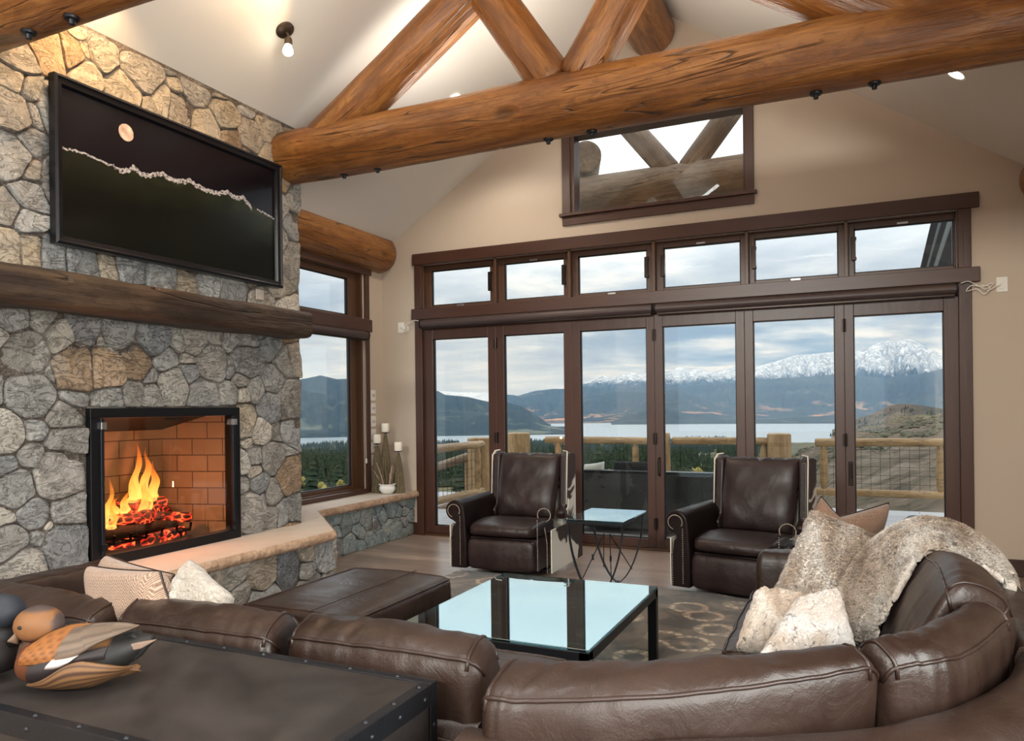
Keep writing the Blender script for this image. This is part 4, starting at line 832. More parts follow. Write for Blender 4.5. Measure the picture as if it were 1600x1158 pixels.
def m_fur(name, stops, sc=(1, 1, 1), spot=True):
    m, t = material(name); band = t.noise(t.coord('Object', sc), 3.4, 3, 0.5, 0.3); co = t.coord('Object')
    c = t.ramp(band, stops); f = t.noise(co, 90, 4, 0.7, 1.0)
    c = t.mix(t.ramp(f, [(0.35, 0.4), (0.6, 0.0)]), c, t.mix(1.0, c, (0.55, 0.50, 0.45), 'MULTIPLY'))
    if spot:
        fl_ = t.noise(t.coord('Object', (1.5, 1.5, 0.8)), 38, 2, 0.5, 0.8)
        c = t.mix(t.math('MULTIPLY', t.ramp(fl_, [(0.60, 0.0), (0.68, 0.8)]), t.ramp(t.noise(co, 5, 2), [(0.42, 0.0), (0.55, 1.0)])), c, (0.085, 0.06, 0.045))
    finish(t, c, 0.95, f, 1.0, 0.012, spec=0.1, sheen=0.3); return m
def add_fur(o, n, L, mat, seed=0, wid=.0016):
    # short pile: fine curved tufts standing on the surface of o, in o's own frame
    me = o.data; rd = random.Random(seed); me.calc_loop_triangles(); vs = me.vertices
    ps = [p for p in me.polygons]; ar = np.array([p.area for p in ps]); cum = np.cumsum(ar / ar.sum()); mb = MB()
    for _ in range(n):
        p = ps[int(min(len(ps) - 1, np.searchsorted(cum, rd.random())))]; q = [vs[i].co for i in p.vertices]; a, b = rd.random(), rd.random()
        P_ = (q[0] * (1 - a) + q[1] * a) * (1 - b) + (q[3 % len(q)] * (1 - a) + q[2] * a) * b; N_ = p.normal
        fx = nz(P_.x * 9, P_.y * 9, P_.z * 9 + seed); fz = nz(P_.x * 9 + 40, P_.y * 9, P_.z * 9); cmb = Vector((fx * 1.6 + rd.uniform(-.5, .5), rd.uniform(-.4, .4), -.7 + fz * 1.4)); cmb -= N_ * cmb.dot(N_)
        l_ = L * rd.uniform(.6, 1.2); t1 = P_ + N_ * l_ * .45 + cmb * l_ * .25; t2 = P_ + N_ * l_ * .62 + cmb * l_ * .8; sd = N_.cross(Vector((rd.uniform(-1, 1), rd.uniform(-1, 1), rd.uniform(-1, 1)))).normalized() * wid
        mb.add([P_ - sd, P_ + sd, t1 + sd * .7, t1 - sd * .7, t2], [(0, 1, 2, 3), (3, 2, 4)])
    me2 = bpy.data.meshes.new('fur_pile'); me2.from_pydata(mb.v, [], mb.f); me2.shade_smooth(); me2.materials.append(mat); f_ = bpy.data.objects.new('fur_pile', me2); COL.objects.link(f_); f_.parent = o; f_['kind'] = 'stuff'; return f_
M_FUR = m_fur('lynx_fur', [(0.36, (0.42, 0.30, 0.21)), (0.45, (0.66, 0.54, 0.44)), (0.52, (0.86, 0.79, 0.72)), (0.58, (0.78, 0.68, 0.59)), (0.66, (0.50, 0.36, 0.26))], (1.6, .5, .5))
M_FURW = m_fur('pale_fur', [(0.4, (0.62, 0.53, 0.47)), (0.55, (0.74, 0.71, 0.69)), (0.7, (0.50, 0.38, 0.29))])
M_FURC = m_fur('cream_curly_fur', [(0.4, (0.48, 0.42, 0.36)), (0.6, (0.58, 0.53, 0.47))], spot=False)
def m_weave(name, a, b):
    m, t = material(name); co = t.coord('Object')
    sp = t.n('ShaderNodeSeparateXYZ', {0: co}); zig = t.math('PINGPONG', sp.outputs[0], 0.017)
    sn = t.math('SINE', t.math('MULTIPLY', t.math('ADD', sp.outputs[2], t.math('ADD', zig, t.math('MULTIPLY', sp.outputs[1], 0.5))), 620.0))
    wv = t.math('MULTIPLY_ADD', sn, 0.5, 0.5); w2 = t.math('MULTIPLY', t.noise(co, 160, 2), 0.9)
    h = t.math('MAXIMUM', wv, w2); finish(t, t.mix(t.ramp(h, [(0.3, 0.0), (0.9, 1.0)]), a, b), 0.9, h, 0.4, 0.004, spec=0.1, sheen=0.2); return m
M_HERR = m_weave('herringbone_tweed', (0.16, 0.09, 0.06), (0.40, 0.29, 0.22)); M_TWEED = m_weave('brown_tweed', (0.11, 0.062, 0.038), (0.23, 0.14, 0.095))

# ------------------------------------------------------------------ soft shapes
def catm(P, t_):
    n = len(P) - 1; s = t_ * n; i = min(int(s), n - 1); f = s - i
    p1, p2 = Vector(P[i]), Vector(P[i + 1]); p0 = Vector(P[i - 1]) if i > 0 else p1 * 2 - p2; p3 = Vector(P[i + 2]) if i + 2 <= n else p2 * 2 - p1
    return 0.5 * ((2 * p1) + (p2 - p0) * f + (2 * p0 - 5 * p1 + 4 * p2 - p3) * f * f + (3 * p1 - 3 * p2 + p3 - p0) * f ** 3)
def cushion(name, TF, TB, BF, BB, mat, parent, puff=0.022, seed=0, p=6.0, pipes=True, off=None, wrk=0.006, nl=56):
    """lofted cushion between four edge lines (top-front, top-back, bottom-front, bottom-back)"""
    org = Vector(off) if off else Vector((0, 0, 0)); TF, TB, BF, BB = [[Vector(q) - org for q in E_] for E_ in (TF, TB, BF, BB)]
    mb = MB(); nc = 44; rings = []
    L = sum((Vector(a) - Vector(b)).length for a, b in zip(TF[:-1], TF[1:])); er = 0.045 / max(L, .1)
    ts = sorted(set([0, er * .12, er * .35, er * .7, er] + [er + (1 - 2 * er) * i / nl for i in range(nl + 1)] + [1 - er * .7, 1 - er * .35, 1 - er * .12, 1]))
    for t_ in ts:
        a, b, c, d = catm(TF, t_), catm(TB, t_), catm(BB, t_), catm(BF, t_); cen = (a + b + c + d) / 4
        e = min(t_, 1 - t_) / er; k = 0.72 + 0.28 * math.sqrt(max(0, 1 - (1 - min(e, 1)) ** 2)); ring = []
        for j in range(nc):
            an = 2 * pi * j / nc; u, v = cos(an), sin(an); q = (abs(u) ** p + abs(v) ** p) ** (-1 / p); u *= q; v *= q
            s_, r_ = (u + 1) / 2, (v + 1) / 2   # s: back..front, r: bottom..top
            P_ = (a * s_ + b * (1 - s_)) * r_ + (d * s_ + c * (1 - s_)) * (1 - r_)
            out = (P_ - cen); bul = puff * ((1 - u * u) + (1 - v * v)) * (0.6 + 0.4 * sin(pi * t_))
            if out.length > 1e-6: P_ = P_ + out.normalized() * bul
            w_ = wrk * (noise.fractal(Vector((t_ * L * 9 + seed, v * .9, u * .9)), 1, 2, 3)) + wrk * .8 * nz(t_ * L * 26, v * .5, seed) * max(0, 1 - abs(e - 2.5) / 6 if e < 8 else 0)
            P_ = cen + (P_ - cen) * k; P_ += out.normalized() * w_; ring.append(P_)
        rings.append(ring)
    mb.rings(rings); o = mb.build(name, mat, parent, sharp=0)
    if pipes:
        mp = MB()
        for (E_, uu) in ((0, 1), (1, 0)):
            ln = []
            j = [min(range(nc), key=lambda j: abs(2 * pi * j / nc - (pi / 4 if uu else 3 * pi / 4)))][0]
            for i, ring in enumerate(rings): ln.append(Vector(ring[j]) + (Vector(ring[j]) - sum((Vector(q) for q in ring), Vector()) / nc).normalized() * 0.001)
            mp.tube(ln, 0.0052, 7)
        for ring in (rings[3], rings[-4]):
            mp.tube([Vector(ring[j]) for j in range(5, 18)], 0.0052, 7)
        mp.build('piping', M_PIPE, o, sharp=0)
    return o
def shift(E_, d): return [tuple(Vector(p) + Vector(d)) for p in E_]
def pillow4(name, TL, TR, BR, BL, th, mat, label, cat='pillow', group=None, pipe=None, fur=0.0, seed=0, pin=0.10, fur_n=0, n=44):
    TL, TR, BR, BL = map(Vector, (TL, TR, BR, BL)); cen = (TL + TR + BR + BL) / 4
    N = ((TR - TL) + (BR - BL)).cross((TL - BL) + (TR - BR)).normalized()
    ex = ((TR - TL) + (BR - BL)).normalized(); ez = N.cross(ex) * -1
    if ez.dot(TL - BL) < 0: ez = -ez
    M = Matrix((ex, N, ez)).transposed().to_4x4(); M.translation = cen; Mi = M.inverted()
    mb = MB()
    def side(sg):
        def P(u, v):
            a, b = u * 2 - 1, v * 2 - 1
            a2 = a * (1 - pin * (1 - b * b) * .5 * abs(a)); b2 = b * (1 - pin * (1 - a * a) * .5 * abs(b))
            uu, vv = (a2 + 1) / 2, (b2 + 1) / 2
            p = (BL * (1 - uu) + BR * uu) * (1 - vv) + (TL * (1 - uu) + TR * uu) * vv
            t_ = th / 2 * (max(0, 1 - a ** 4) * max(0, 1 - b ** 4)) ** 0.42
            t_ += (0.006 * nz(a * 2 + seed, b * 2, sg)) * (1 - a * a) * (1 - b * b)
            edge = (1 - a ** 8) * (1 - b ** 8)
            if fur: p = p + (ex * nz(a * 5 + seed, b * 5, 2) + ez * nz(a * 5, b * 5 + seed, 4)) * fur * .5; t_ += fur * .45 * (nz(a * 5 + seed, b * 5, sg * 3) + .6 * nz(a * 17, b * 17 + seed, sg)) * (0.1 + edge)
            return Mi @ (p + N * (t_ * sg))
        return P
    nn_ = n * 2 if fur else n
    mb.grid(side(1), nn_, nn_); k = len(mb.v); mb.grid(side(-1), nn_, nn_)
    o = mb.build(name, mat, None, sharp=0)
    bm = bmesh.new(); bm.from_mesh(o.data); bmesh.ops.remove_doubles(bm, verts=bm.verts, dist=0.0004 if not fur else .0004); bmesh.ops.recalc_face_normals(bm, faces=bm.faces); bm.to_mesh(o.data); bm.free(); o.data.shade_smooth()
    o.matrix_world = M
    if pipe:
        mp = MB(); f_ = side(0); pts = [f_(i / 30, 0) for i in range(31)] + [f_(1, i / 30) for i in range(31)] + [f_(1 - i / 30, 1) for i in range(31)] + [f_(0, 1 - i / 30) for i in range(31)]
        mp.tube(pts, 0.0045, 6).build('piping', pipe, o, sharp=0)
    if fur_n: add_fur(o, fur_n, .016, mat, seed)
    tag(o, label, cat, group); return o

# ================================================================== FIREPLACE INSERT
m, t = material('fire_brick'); co = t.coord('Object')
br = t.n('ShaderNodeTexBrick', {'Vector': co, 'Color1': (0.36, 0.30, 0.22, 1), 'Color2': (0.30, 0.25, 0.19, 1), 'Mortar': (0.05, 0.04, 0.035, 1), 'Scale': 1.0, 'Mortar Size': 0.004, 'Brick Width': 0.23, 'Row Height': 0.115})
finish(t, t.mix(t.math('MULTIPLY', t.noise(co, 5, 4), 0.6), br.outputs['Color'], (0.16, 0.12, 0.09)), 0.9, br.outputs['Fac'], -0.4, 0.01); M_FBR = m
M_SOOT = m_plain('sooted_steel', (0.012, 0.011, 0.010), 0.7)
fp = empty('fireplace', (CX, (FY0 + FY1) / 2, FZ0), 0, 'black framed fireplace with glass doors set into the stone chimney', 'fireplace')
W2 = (FY1 - FY0) / 2; FH = FZ1 - FZ0
def wallbox(name, pts, mat, par, up=True):   # a board with its own local frame so brick courses run true
    a, b = Vector(pts[0]), Vector(pts[1]); L = (b - a).length; o = MB().box(0, L, 0, FH + .02, -0.02, 0).build(name, mat, par, smooth=False)
    ex = (b - a).normalized(); ez = Vector((0, 0, 1)); n_ = ex.cross(ez); o.matrix_basis = Matrix(((ex.x, ez.x, n_.x, a.x), (ex.y, ez.y, n_.y, a.y), (ex.z, ez.z, n_.z, a.z), (0, 0, 0, 1))); return o
wallbox('firebox_back', ((-0.52, -W2 + .16, -.005), (-0.52, W2 - .16, -.005)), M_FBR, fp)
wallbox('firebox_side', ((-0.06, -W2 + .03, -.005), (-0.52, -W2 + .16, -.005)), M_FBR, fp)
wallbox('firebox_side', ((-0.52, W2 - .16, -.005), (-0.06, W2 - .03, -.005)), M_FBR, fp)
MB().box(-.55, -.02, -W2 + .02, W2 - .02, -.012, 0.012).build('firebox_floor', M_SOOT, fp, smooth=False)
MB().prism([(-.55, FH - .16), (-.10, FH - .03), (-.10, FH + .0), (-.55, FH + .0)], -W2 + .02, W2 - .02, 'y').build('smoke_hood', M_SOOT, fp, smooth=False)
xf = 0.052
mb = MB(); mb.box(-.03, xf, -W2, W2, FH - .055, FH); mb.box(-.03, xf, -W2, -W2 + .055, 0, FH - .055); mb.box(-.03, xf, W2 - .055, W2, 0, FH - .055); mb.box(-.03, xf, -W2 + .055, W2 - .055, 0, .06)
mb.build('surround_frame', M_BLACK, fp, smooth=False, bevel=.003)
for i in range(4):
    y0 = -W2 + .055 + (2 * W2 - .11) * i / 4; y1 = -W2 + .055 + (2 * W2 - .11) * (i + 1) / 4
    d = MB().box(xf - .012, xf - .006, y0 + .002, y1 - .002, .064, FH - .058).build('glass_door', M_FGLASS, fp, smooth=False)
    if i in (0, 3):
        ys = y0 if i == 0 else y1 - .022
        MB().box(xf - .012, xf + .012, ys, ys + .022, .064, FH - .058).build('door_stile', M_IRON, d, smooth=False, bevel=.003)
        for z in (.09, FH - .12): MB().box(xf - .005, xf + .022, ys - .004, ys + .030, z, z + .04).build('hinge_clip', M_CHROME if z > .5 else M_BLACK, d, smooth=False, bevel=.002)
    if i in (1, 2):
        MB().box(xf - .006, xf + .02, (y1 - .06) if i == 1 else y0 + .0, y1 if i == 1 else y0 + .06, FH - .072, FH - .062).build('door_pull', M_BLACK, d, smooth=False)
# grate, logs, embers and flames
FC = Vector((CX - 0.25, -3.55, FZ0 + .012))
gr_ = empty('fire_grate', tuple(FC), 0, 'black iron fire grate under the burning logs', 'fire grate')
for k in range(7):
    y = -.34 + k * .113; MB().tube([(.17, y, .13), (.16, y, .08), (-.14, y, .08), (-.16, y, .15)], .009, 8).build('grate_bar', M_BLACK, gr_)
for x in (-.10, .12): MB().tube([(x, -.37, .072), (x, .37, .072)], .009, 8).build('cross_bar', M_BLACK, gr_)
for x in (-.10, .12):
    for y in (-.3, .3): MB().tube([(x, y, 0), (x, y, .072)], .009, 8).build('leg', M_BLACK, gr_)
m, t = material('burning_log'); co = t.coord('Object'); vo = t.n('ShaderNodeTexVoronoi', {'Vector': t.coord('Object', (1, 1.6, 1.6)), 'Scale': 17.0}, feature='DISTANCE_TO_EDGE').outputs['Distance']
n = t.noise(co, 7, 4, 0.6, 1); em = t.math('MULTIPLY', t.ramp(vo, [(0.0, 1.0), (0.16, 0.12), (0.3, 0.0)]), t.ramp(n, [(0.40, 0.0), (0.56, 1.0)]))
b = finish(t, t.mix(n, (0.012, 0.009, 0.008), (0.07, 0.05, 0.04)), 0.9, vo, 0.8, 0.02); t.t.links.new(t.ramp(em, [(0.0, (0.5, 0.01, 0.012)), (0.6, (1.0, 0.05, 0.03)), (1.0, (1.0, 0.3, 0.06))]), b.inputs['Emission Color']); t.t.links.new(t.math('MULTIPLY', em, 3.2), b.inputs['Emission Strength']); M_BURN = m
M_CHAR = m_plain('charred_bark', (0.025, 0.019, 0.016), 0.95, 0.5, 14, 0.8, 30)
logs_ = [((.07, -.40, .125), (.05, .30, .12), .044, 1, 'dark charred log lying at the front of the fire'), ((-.08, -.36, .16), (-.06, .36, .17), .062, 0, 'glowing log along the back of the fire'), ((.10, .02, .20), (-.12, .36, .21), .045, 0, 'red glowing split log leaning right of the flames'),
         ((.06, -.36, .25), (-.08, .04, .23), .045, 0, 'glowing log resting on top at the left of the fire'), ((-.02, -.1, .26), (.02, .26, .27), .042, 0, 'small ember-covered log on top of the pile'), ((.15, .0, .055), (.05, .38, .06), .04, 0, 'fallen ember log on the firebox floor at the right'),
         ((.0, -.30, .20), (.08, .10, .19), .042, 0, 'glowing split log just above the dark front log'), ((.02, .12, .19), (.09, .40, .15), .038, 0, 'ember log sloping down at the right end of the fire'), ((-.02, -.38, .055), (.10, -.04, .05), .035, 0, 'glowing ember log under the grate at the left')]
for i, (a, b_, r_, ch_, lb) in enumerate(logs_):
    tag(log('fire_log', FC + Vector(a), FC + Vector(b_), r_, r_ * .85, M_CHAR if ch_ else M_BURN, None, i + 90, .015, .16, 18), lb, 'firewood')
m, t = material('flame'); tcz = t.n('ShaderNodeSeparateXYZ', {0: t.n('ShaderNodeTexCoord').outputs['Generated']}).outputs[2]
nf = t.noise(t.coord('Object', (1, 1, .4)), 14, 3, .5, 1)
colf = t.ramp(t.math('ADD', tcz, t.math('MULTIPLY', t.math('SUBTRACT', nf, .5), .5)), [(0.0, (1.0, 0.28, 0.03)), (0.12, (1.0, 0.72, 0.22)), (0.45, (1.0, 0.55, 0.12)), (0.75, (1.0, 0.30, 0.04)), (1.0, (0.9, 0.12, 0.02))])
al = t.math('MULTIPLY', t.ramp(tcz, [(0.0, 0.5), (0.1, 0.8), (0.55, 0.55), (1.0, 0.03)]), t.ramp(nf, [(.34, .35), (.55, 1.0)]))
mx = t.n('ShaderNodeMixShader', {0: al, 1: t.n('ShaderNodeBsdfTransparent').outputs[0], 2: t.n('ShaderNodeEmission', {'Color': colf, 'Strength': 3.0}).outputs[0]}); t.n('ShaderNodeOutputMaterial', {'Surface': mx.outputs[0]}); M_FLAME = m
fl = empty('fire', tuple(FC + Vector((0, 0, .18))), 0, 'orange flames leaping from the logs in the fireplace', 'fire')
def flame(y, x, z0, h, r_, lean, seed):
    mb = MB(); rings = []
    for i in range(22):
        s_ = i / 21; rr = r_ * (sin(pi * min(1, s_ * 1.25 + .12)) if s_ < .3 else (1 - s_) ** .8 * 1.25 + .003) * (1 + .35 * nz(s_ * 5, seed, 1))
        oy = lean * s_ + .022 * sin(s_ * 9 + seed) * s_; ox = .018 * nz(s_ * 4, seed, 6)
        rings.append([(x + ox + rr * .6 * cos(a), y + oy + rr * sin(a) * (1 + .3 * nz(a, s_ * 4, seed)), z0 + h * s_) for a in [2 * pi * k / 12 for k in range(12)]])
    mb.rings(rings).build('flame', M_FLAME, fl, sharp=0)
for a in ((-.03, -.02, .05, .36, .034, .04, 1), (.02, -.02, .04, .34, .036, .07, 2), (.07, .02, .04, .27, .040, .03, 3), (-.08, .0, .03, .22, .034, .05, 4), (.12, -.03, .05, .16, .03, .04, 5), (-.15, .04, .02, .16, .028, .03, 6), (-.22, .05, -.02, .17, .03, -.03, 7),
          (-.31, .07, -.06, .30, .022, .06, 8), (-.27, .08, -.06, .14, .03, .03, 9), (.0, .05, .0, .20, .045, .01, 10), (-.21, .03, .02, .12, .022, .02, 11), (-.34, .06, -.05, .12, .02, .02, 12)): flame(a[0] + .085, a[1], a[2], a[3] * 1.22, a[4] * 1.12, *a[5:])
pl_ = bpy.data.lights.new('fire_glow', 'POINT'); pl_.energy = 15; pl_.color = (1, .36, .20); pl_.shadow_soft_size = .02; po = bpy.data.objects.new('fire_glow', pl_); COL.objects.link(po); po.location = FC + Vector((.20, .02, .40))

# ================================================================== FRAMED MOON PICTURE
M_FRAME = m_plain('black_lacquer_frame', (0.006, 0.006, 0.008), 0.3, spec=.35)
m, t = material('night_picture'); atn = t.n('ShaderNodeAttribute', attribute_name='Col').outputs['Color']; finish(t, atn, 0.22, spec=0.35); M_PIC = m
PY0, PY1, PZ0, PZ1 = -4.245, -2.515, 2.245, 3.150
pr = empty('framed_picture', (CX + .062, (PY0 + PY1) / 2, (PZ0 + PZ1) / 2), 0, 'large black framed picture of a moon over snowy peaks, hung above the mantel', 'picture')
hw, hh = (PY1 - PY0) / 2, (PZ1 - PZ0) / 2
mb = MB(); prof = [(0, 0), (0, .048), (.014, .055), (.022, .045), (.045, .040), (.052, .024), (.052, 0)]
rings = []
for sy, sz in ((-1, -1), (1, -1), (1, 1), (-1, 1), (-1, -1)): rings.append([(x_, sy * (hw - d_), sz * (hh - d_)) for d_, x_ in prof])
mb.rings(rings, cap=False); mb.build('frame', M_FRAME, pr, sharp=30)
NU, NV = 560, 290; iw, ih = hw - .045, hh - .045
ridge_pts = [(0, .588), (.035, .602), (.09, .606), (.11, .60), (.174, .585), (.224, .575), (.26, .60), (.276, .632), (.31, .60), (.343, .605), (.37, .63), (.40, .655), (.43, .635), (.472, .637), (.50, .65), (.53, .672), (.56, .65), (.60, .64), (.645, .638), (.68, .65), (.72, .682), (.75, .66), (.791, .665), (.81, .685), (.838, .64), (.86, .615), (.90, .605), (.953, .588), (1, .57)]
mb = MB(); vs = []; cs = []
for j in range(NV):
    for i in range(NU):
        u, v = i / (NU - 1), j / (NV - 1); vs.append((0.016, -iw + 2 * iw * u, -ih + 2 * ih * v))
        rz = interp(ridge_pts, u) + .010 * nz(u * 60, 0, 0) + .003 * nz(u * 160, 1, 0); c = (0.004, 0.0035, 0.006)
        md = math.hypot((u - .249) * 2.0, v - .847)
        if md < .060: q = .55 + .35 * nz(u * 40, v * 22, 3) + .2 * nz(u * 90, v * 50, 3); c = (.62 * q + .12, .46 * q + .08, .38 * q + .06)
        elif v < rz:
            dd = rz - v; sn = dd + .010 * nz(u * 90, v * 60, 2); sd_ = .035 if .22 < u < .86 else .014
            if sn < sd_ and (u < .86 or u > .89): q = .55 + .45 * nz(u * 110, v * 110 + u * 60, 4); c = (.5 * q + .05, .46 * q + .05, .47 * q + .05) if q > .46 else (.03, .025, .025)
            else:
                g = max(0, 1 - dd / (.26 + .1 * nz(u * 4, 1, 1))) * (.4 + .6 * u) * (.8 + .5 * nz(u * 16, v * 22, 9)); c = (.003 + .018 * g, .004 + .022 * g, .003 + .009 * g)
        else:
            q = noise.noise(Vector((u * 37.7, v * 23.1, 77))); 
            if q > .82: c = (.3, .3, .35)
        cs.append(c)
b0 = len(mb.v); mb.v = vs; mb.c = cs; mb.f = [(j * NU + i, j * NU + i + 1, (j + 1) * NU + i + 1, (j + 1) * NU + i) for j in range(NV - 1) for i in range(NU - 1)]
mb.build('print', M_PIC, pr, colors=True, sharp=0)
MB().box(-.02, .014, -hw + .02, hw - .02, -hh + .02, hh - .02).build('backing', M_FRAME, pr, smooth=False)

# small wall plates, switches, cables
def plate(label, cat, loc, w_, h_, axis, mat=None, kind='outlet', grp=None):
    r = empty({'outlet': 'wall_outlet', 'switch': 'light_switch'}[kind], loc, {'y': 0, 'x': pi / 2}[axis], label, cat, grp)
    MB().box(-w_ / 2, w_ / 2, -.007, 0, -h_ / 2, h_ / 2).build('cover_plate', mat or M_WHITE, r, bevel=.002)
    if kind == 'outlet':
        for z in (-.022, .022): MB().box(-.014, .014, -.010, -.006, z - .013, z + .013).build('socket', mat or M_WHITE, r, bevel=.002)
    else:
        for x in (-.015, .015): MB().box(x - .007, x + .007, -.013, -.006, -.014, .014).build('rocker', M_CHROME, r, bevel=.002)
    return r
plate('white cable outlet plate high on the wall left of the folding doors', 'outlet', (.245, 0, 2.217), .075, .11, 'y')
plate('white cable outlet plate high on the wall right of the folding doors', 'outlet', (5.723, 0, 2.252), .075, .115, 'y')
for i in range(7):
    z = 1.49 - i * .139
    plate(['white wall plate at the top of the column of seven beside the side window', 'white wall plate second from the top of the column beside the side window', 'white wall plate third from the top of the column beside the side window', 'white wall plate in the middle of the column of seven beside the side window', 'white wall plate third from the bottom of the column, beside the left candle', 'white wall plate second from the bottom of the column beside the candle holders', 'white wall plate at the bottom of the column, just above the stone ledge'][i], 'wall plate', (0.0, -.19, z), .085, .112, 'x', kind='switch', grp='column of wall plates by the side window')
plate('small grey weatherproof outlet on the stone base below the candle holders', 'outlet', (.405, -.757, .235), .07, .12, 'x', M_CHROME)
plate('small stone-coloured outlet above the right end of the mantel', 'outlet', (CX + .062, -2.71, 2.175), .075, .075, 'x', m_plain('taupe_plate', (.36, .31, .27), .5))
def cable(label, pts, r=.0035, mat=None):
    P = [tuple(catm(pts, i / 60)) for i in range(61)]; tag(MB().tube(P, r, 6).build('cable', mat or M_WHITE, None, sharp=0), label, 'cable')
cable('white cable coiled at the left end of the roller shades', [(.245, -.012, 2.215), (.28, -.03, 2.20), (.33, -.035, 2.17), (.36, -.035, 2.215), (.30, -.03, 2.20), (.33, -.03, 2.235), (.36, -.035, 2.18), (.30, -.03, 2.23), (.38, -.04, 2.255), (.43, -.052, 2.28), (.47, -.055, 2.275), (.53, -.07, 2.262)])
cable('white cable bundled at the right end of the roller shades', [(5.715, -.012, 2.25), (5.68, -.035, 2.235), (5.62, -.03, 2.21), (5.57, -.03, 2.25), (5.64, -.04, 2.235), (5.60, -.035, 2.18), (5.55, -.035, 2.225), (5.48, -.05, 2.21), (5.52, -.05, 2.255), (5.62, -.035, 2.225), (5.66, -.03, 2.265), (5.58, -.035, 2.24), (5.50, -.055, 2.285), (5.44, -.07, 2.275)])
cable('thin shade cord hanging down the right side of the tall side window', [(.045, -.385, 2.06), (.046, -.384, 1.6), (.045, -.385, 1.1), (.046, -.384, .82)], .0018)
tag(MB().lathe([(0, .03), (.006, .03), (.010, .0), (.008, -.02), (0, -.022)], .046, -.384, .80, 10, cap=False).build('cord_weight', M_WHITE, None), 'small white weight at the end of the shade cord by the side window', 'cord weight')

# ceiling spotlights
m, t = material('lit_bulb'); t.n('ShaderNodeOutputMaterial', {'Surface': t.n('ShaderNodeEmission', {'Color': (1, .86, .62, 1), 'Strength': 26.0}).outputs[0]}); M_BULB = m
M_ABR = m_plain('aged_bronze', (.05, .038, .028), .4, metal=.6)
def spot(label, base, nrm, aim, power, recess=False, cone=75, col=(1, .66, .34)):
    base = Vector(base); nrm = Vector(nrm).normalized(); aim = Vector(aim).normalized(); r = empty('ceiling_spotlight', tuple(base), 0, label, 'light fixture', 'ceiling spotlights')
    def orient(o, d): o.rotation_mode = 'QUATERNION'; o.rotation_quaternion = Vector(d).to_track_quat('Z', 'Y')
    if recess:
        o = MB().lathe([(.055, 0.0), (.072, 0.0), (.072, .006), (.055, .004)], seg=28, cap=False).build('trim_ring', M_WHITE, r); orient(o, nrm)
        o = MB().lathe([(0, .003), (.054, .003)], seg=28, cap=False).build('lens', M_BULB, r); orient(o, nrm); tip = base + nrm * .02
    else:
        o = MB().lathe([(0, .0), (.062, 0), (.062, .010), (.045, .022), (.018, .028), (0, .028)], seg=28, cap=False).build('canopy', M_ABR, r); orient(o, nrm)
        MB().tube([nrm * .02, nrm * .055, nrm * .06 + aim * .03], .009, 8).build('swivel_arm', M_ABR, r)
        o = MB().lathe([(0, -.02), (.022, -.018), (.026, .0), (.026, .03), (.030, .04), (.028, .042), (.0, .02)], seg=24, cap=False).build('socket_cup', M_ABR, r); orient(o, aim); o.location = nrm * .06 + aim * .04
        o = MB().lathe([(0, .02), (.018, .025), (.030, .055), (.034, .075), (.026, .088), (0, .092)], seg=24, cap=False).build('bulb', M_BULB, r); orient(o, aim); o.location = nrm * .06 + aim * .05; tip = base + nrm * .06 + aim * .16
    sd = bpy.data.lights.new('spot_beam', 'SPOT'); sd.energy = power; sd.color = col; sd.spot_size = radians(cone); sd.spot_blend = .6; sd.shadow_soft_size = .04
    so = bpy.data.objects.new('spot_beam', sd); COL.objects.link(so); so.location = tip; so.rotation_mode = 'QUATERNION'; so.rotation_quaternion = (-aim).to_track_quat('Z', 'Y'); return r
NL = (SL, 0, -1); NR = (-SL, 0, -1)
def cz(x, y): return (x, y, zc(x) - .001)
spot('bronze swivel spotlight glowing on the cream ceiling slope above the chimney', cz(1.27, -2.95), NL, (.15, -.25, -1), 22)
spot('round recessed light just above the long log chord, left of centre', cz(1.54, -1.12), NL, (0, .12, -1), 80, True, cone=140, col=(1, .86, .70))
spot('round recessed light in the ceiling slope at the upper right, under the log chord', cz(5.31, -1.10), NR, (0, 0, -1), 12, True, cone=120)
spot('bronze spotlight above the top left corner washing the stones with warm light', cz(1.22, -4.25), NL, (-.75, .28, -.75), 60, cone=110)
spot('bronze spotlight on the ceiling between the trusses aimed at the stone above the picture', cz(1.75, -3.3), NL, (-1.0, .05, -.70), 42, cone=95)
# ================================================================== SECTIONAL SOFA
sof = empty('sectional_sofa', (3.4, -4.6, 0), 0, 'large dark brown leather sectional sofa curving round the coffee table', 'sofa')
SO = (3.4, -4.6, 0)
def T3(L_, z): return [(a[0], a[1], z) for a in L_]
def rel(L_): return [tuple(Vector(p) - Vector(SO)) for p in L_]
def bcush(TF, TB, inn, out, zb=.40, seed=0, nm='back_cushion', puff=.020):
    BF = [(a[0] + i_[0], a[1] + i_[1], zb + .03) for a, i_ in zip(TF, inn)]; BB = [(a[0] + o_[0], a[1] + o_[1], zb) for a, o_ in zip(TB, out)]
    return cushion(nm, TF, TB, BF, BB, M_LEA, sof, seed=seed, off=SO, puff=puff)
up = (0, .13); dn = (0, .035)
bcush([(1.45, -5.06, .715), (2.0, -5.06, .715), (2.415, -5.07, .705)], [(1.5, -5.25, .68), (2.0, -5.25, .69), (2.47, -5.25, .688)], [up] * 3, [dn] * 3, seed=1)
bcush([(2.47, -5.06, .728), (2.80, -5.06, .742), (3.135, -5.06, .742)], [(2.56, -5.25, .70), (2.9, -5.25, .708), (3.20, -5.25, .716)], [up] * 3, [dn] * 3, seed=2)
bcush([(3.185, -5.06, .750), (3.5, -5.06, .756), (3.81, -5.08, .752)], [(3.245, -5.25, .728), (3.5, -5.25, .733), (3.845, -5.25, .738)], [up] * 3, [dn] * 3, seed=3)
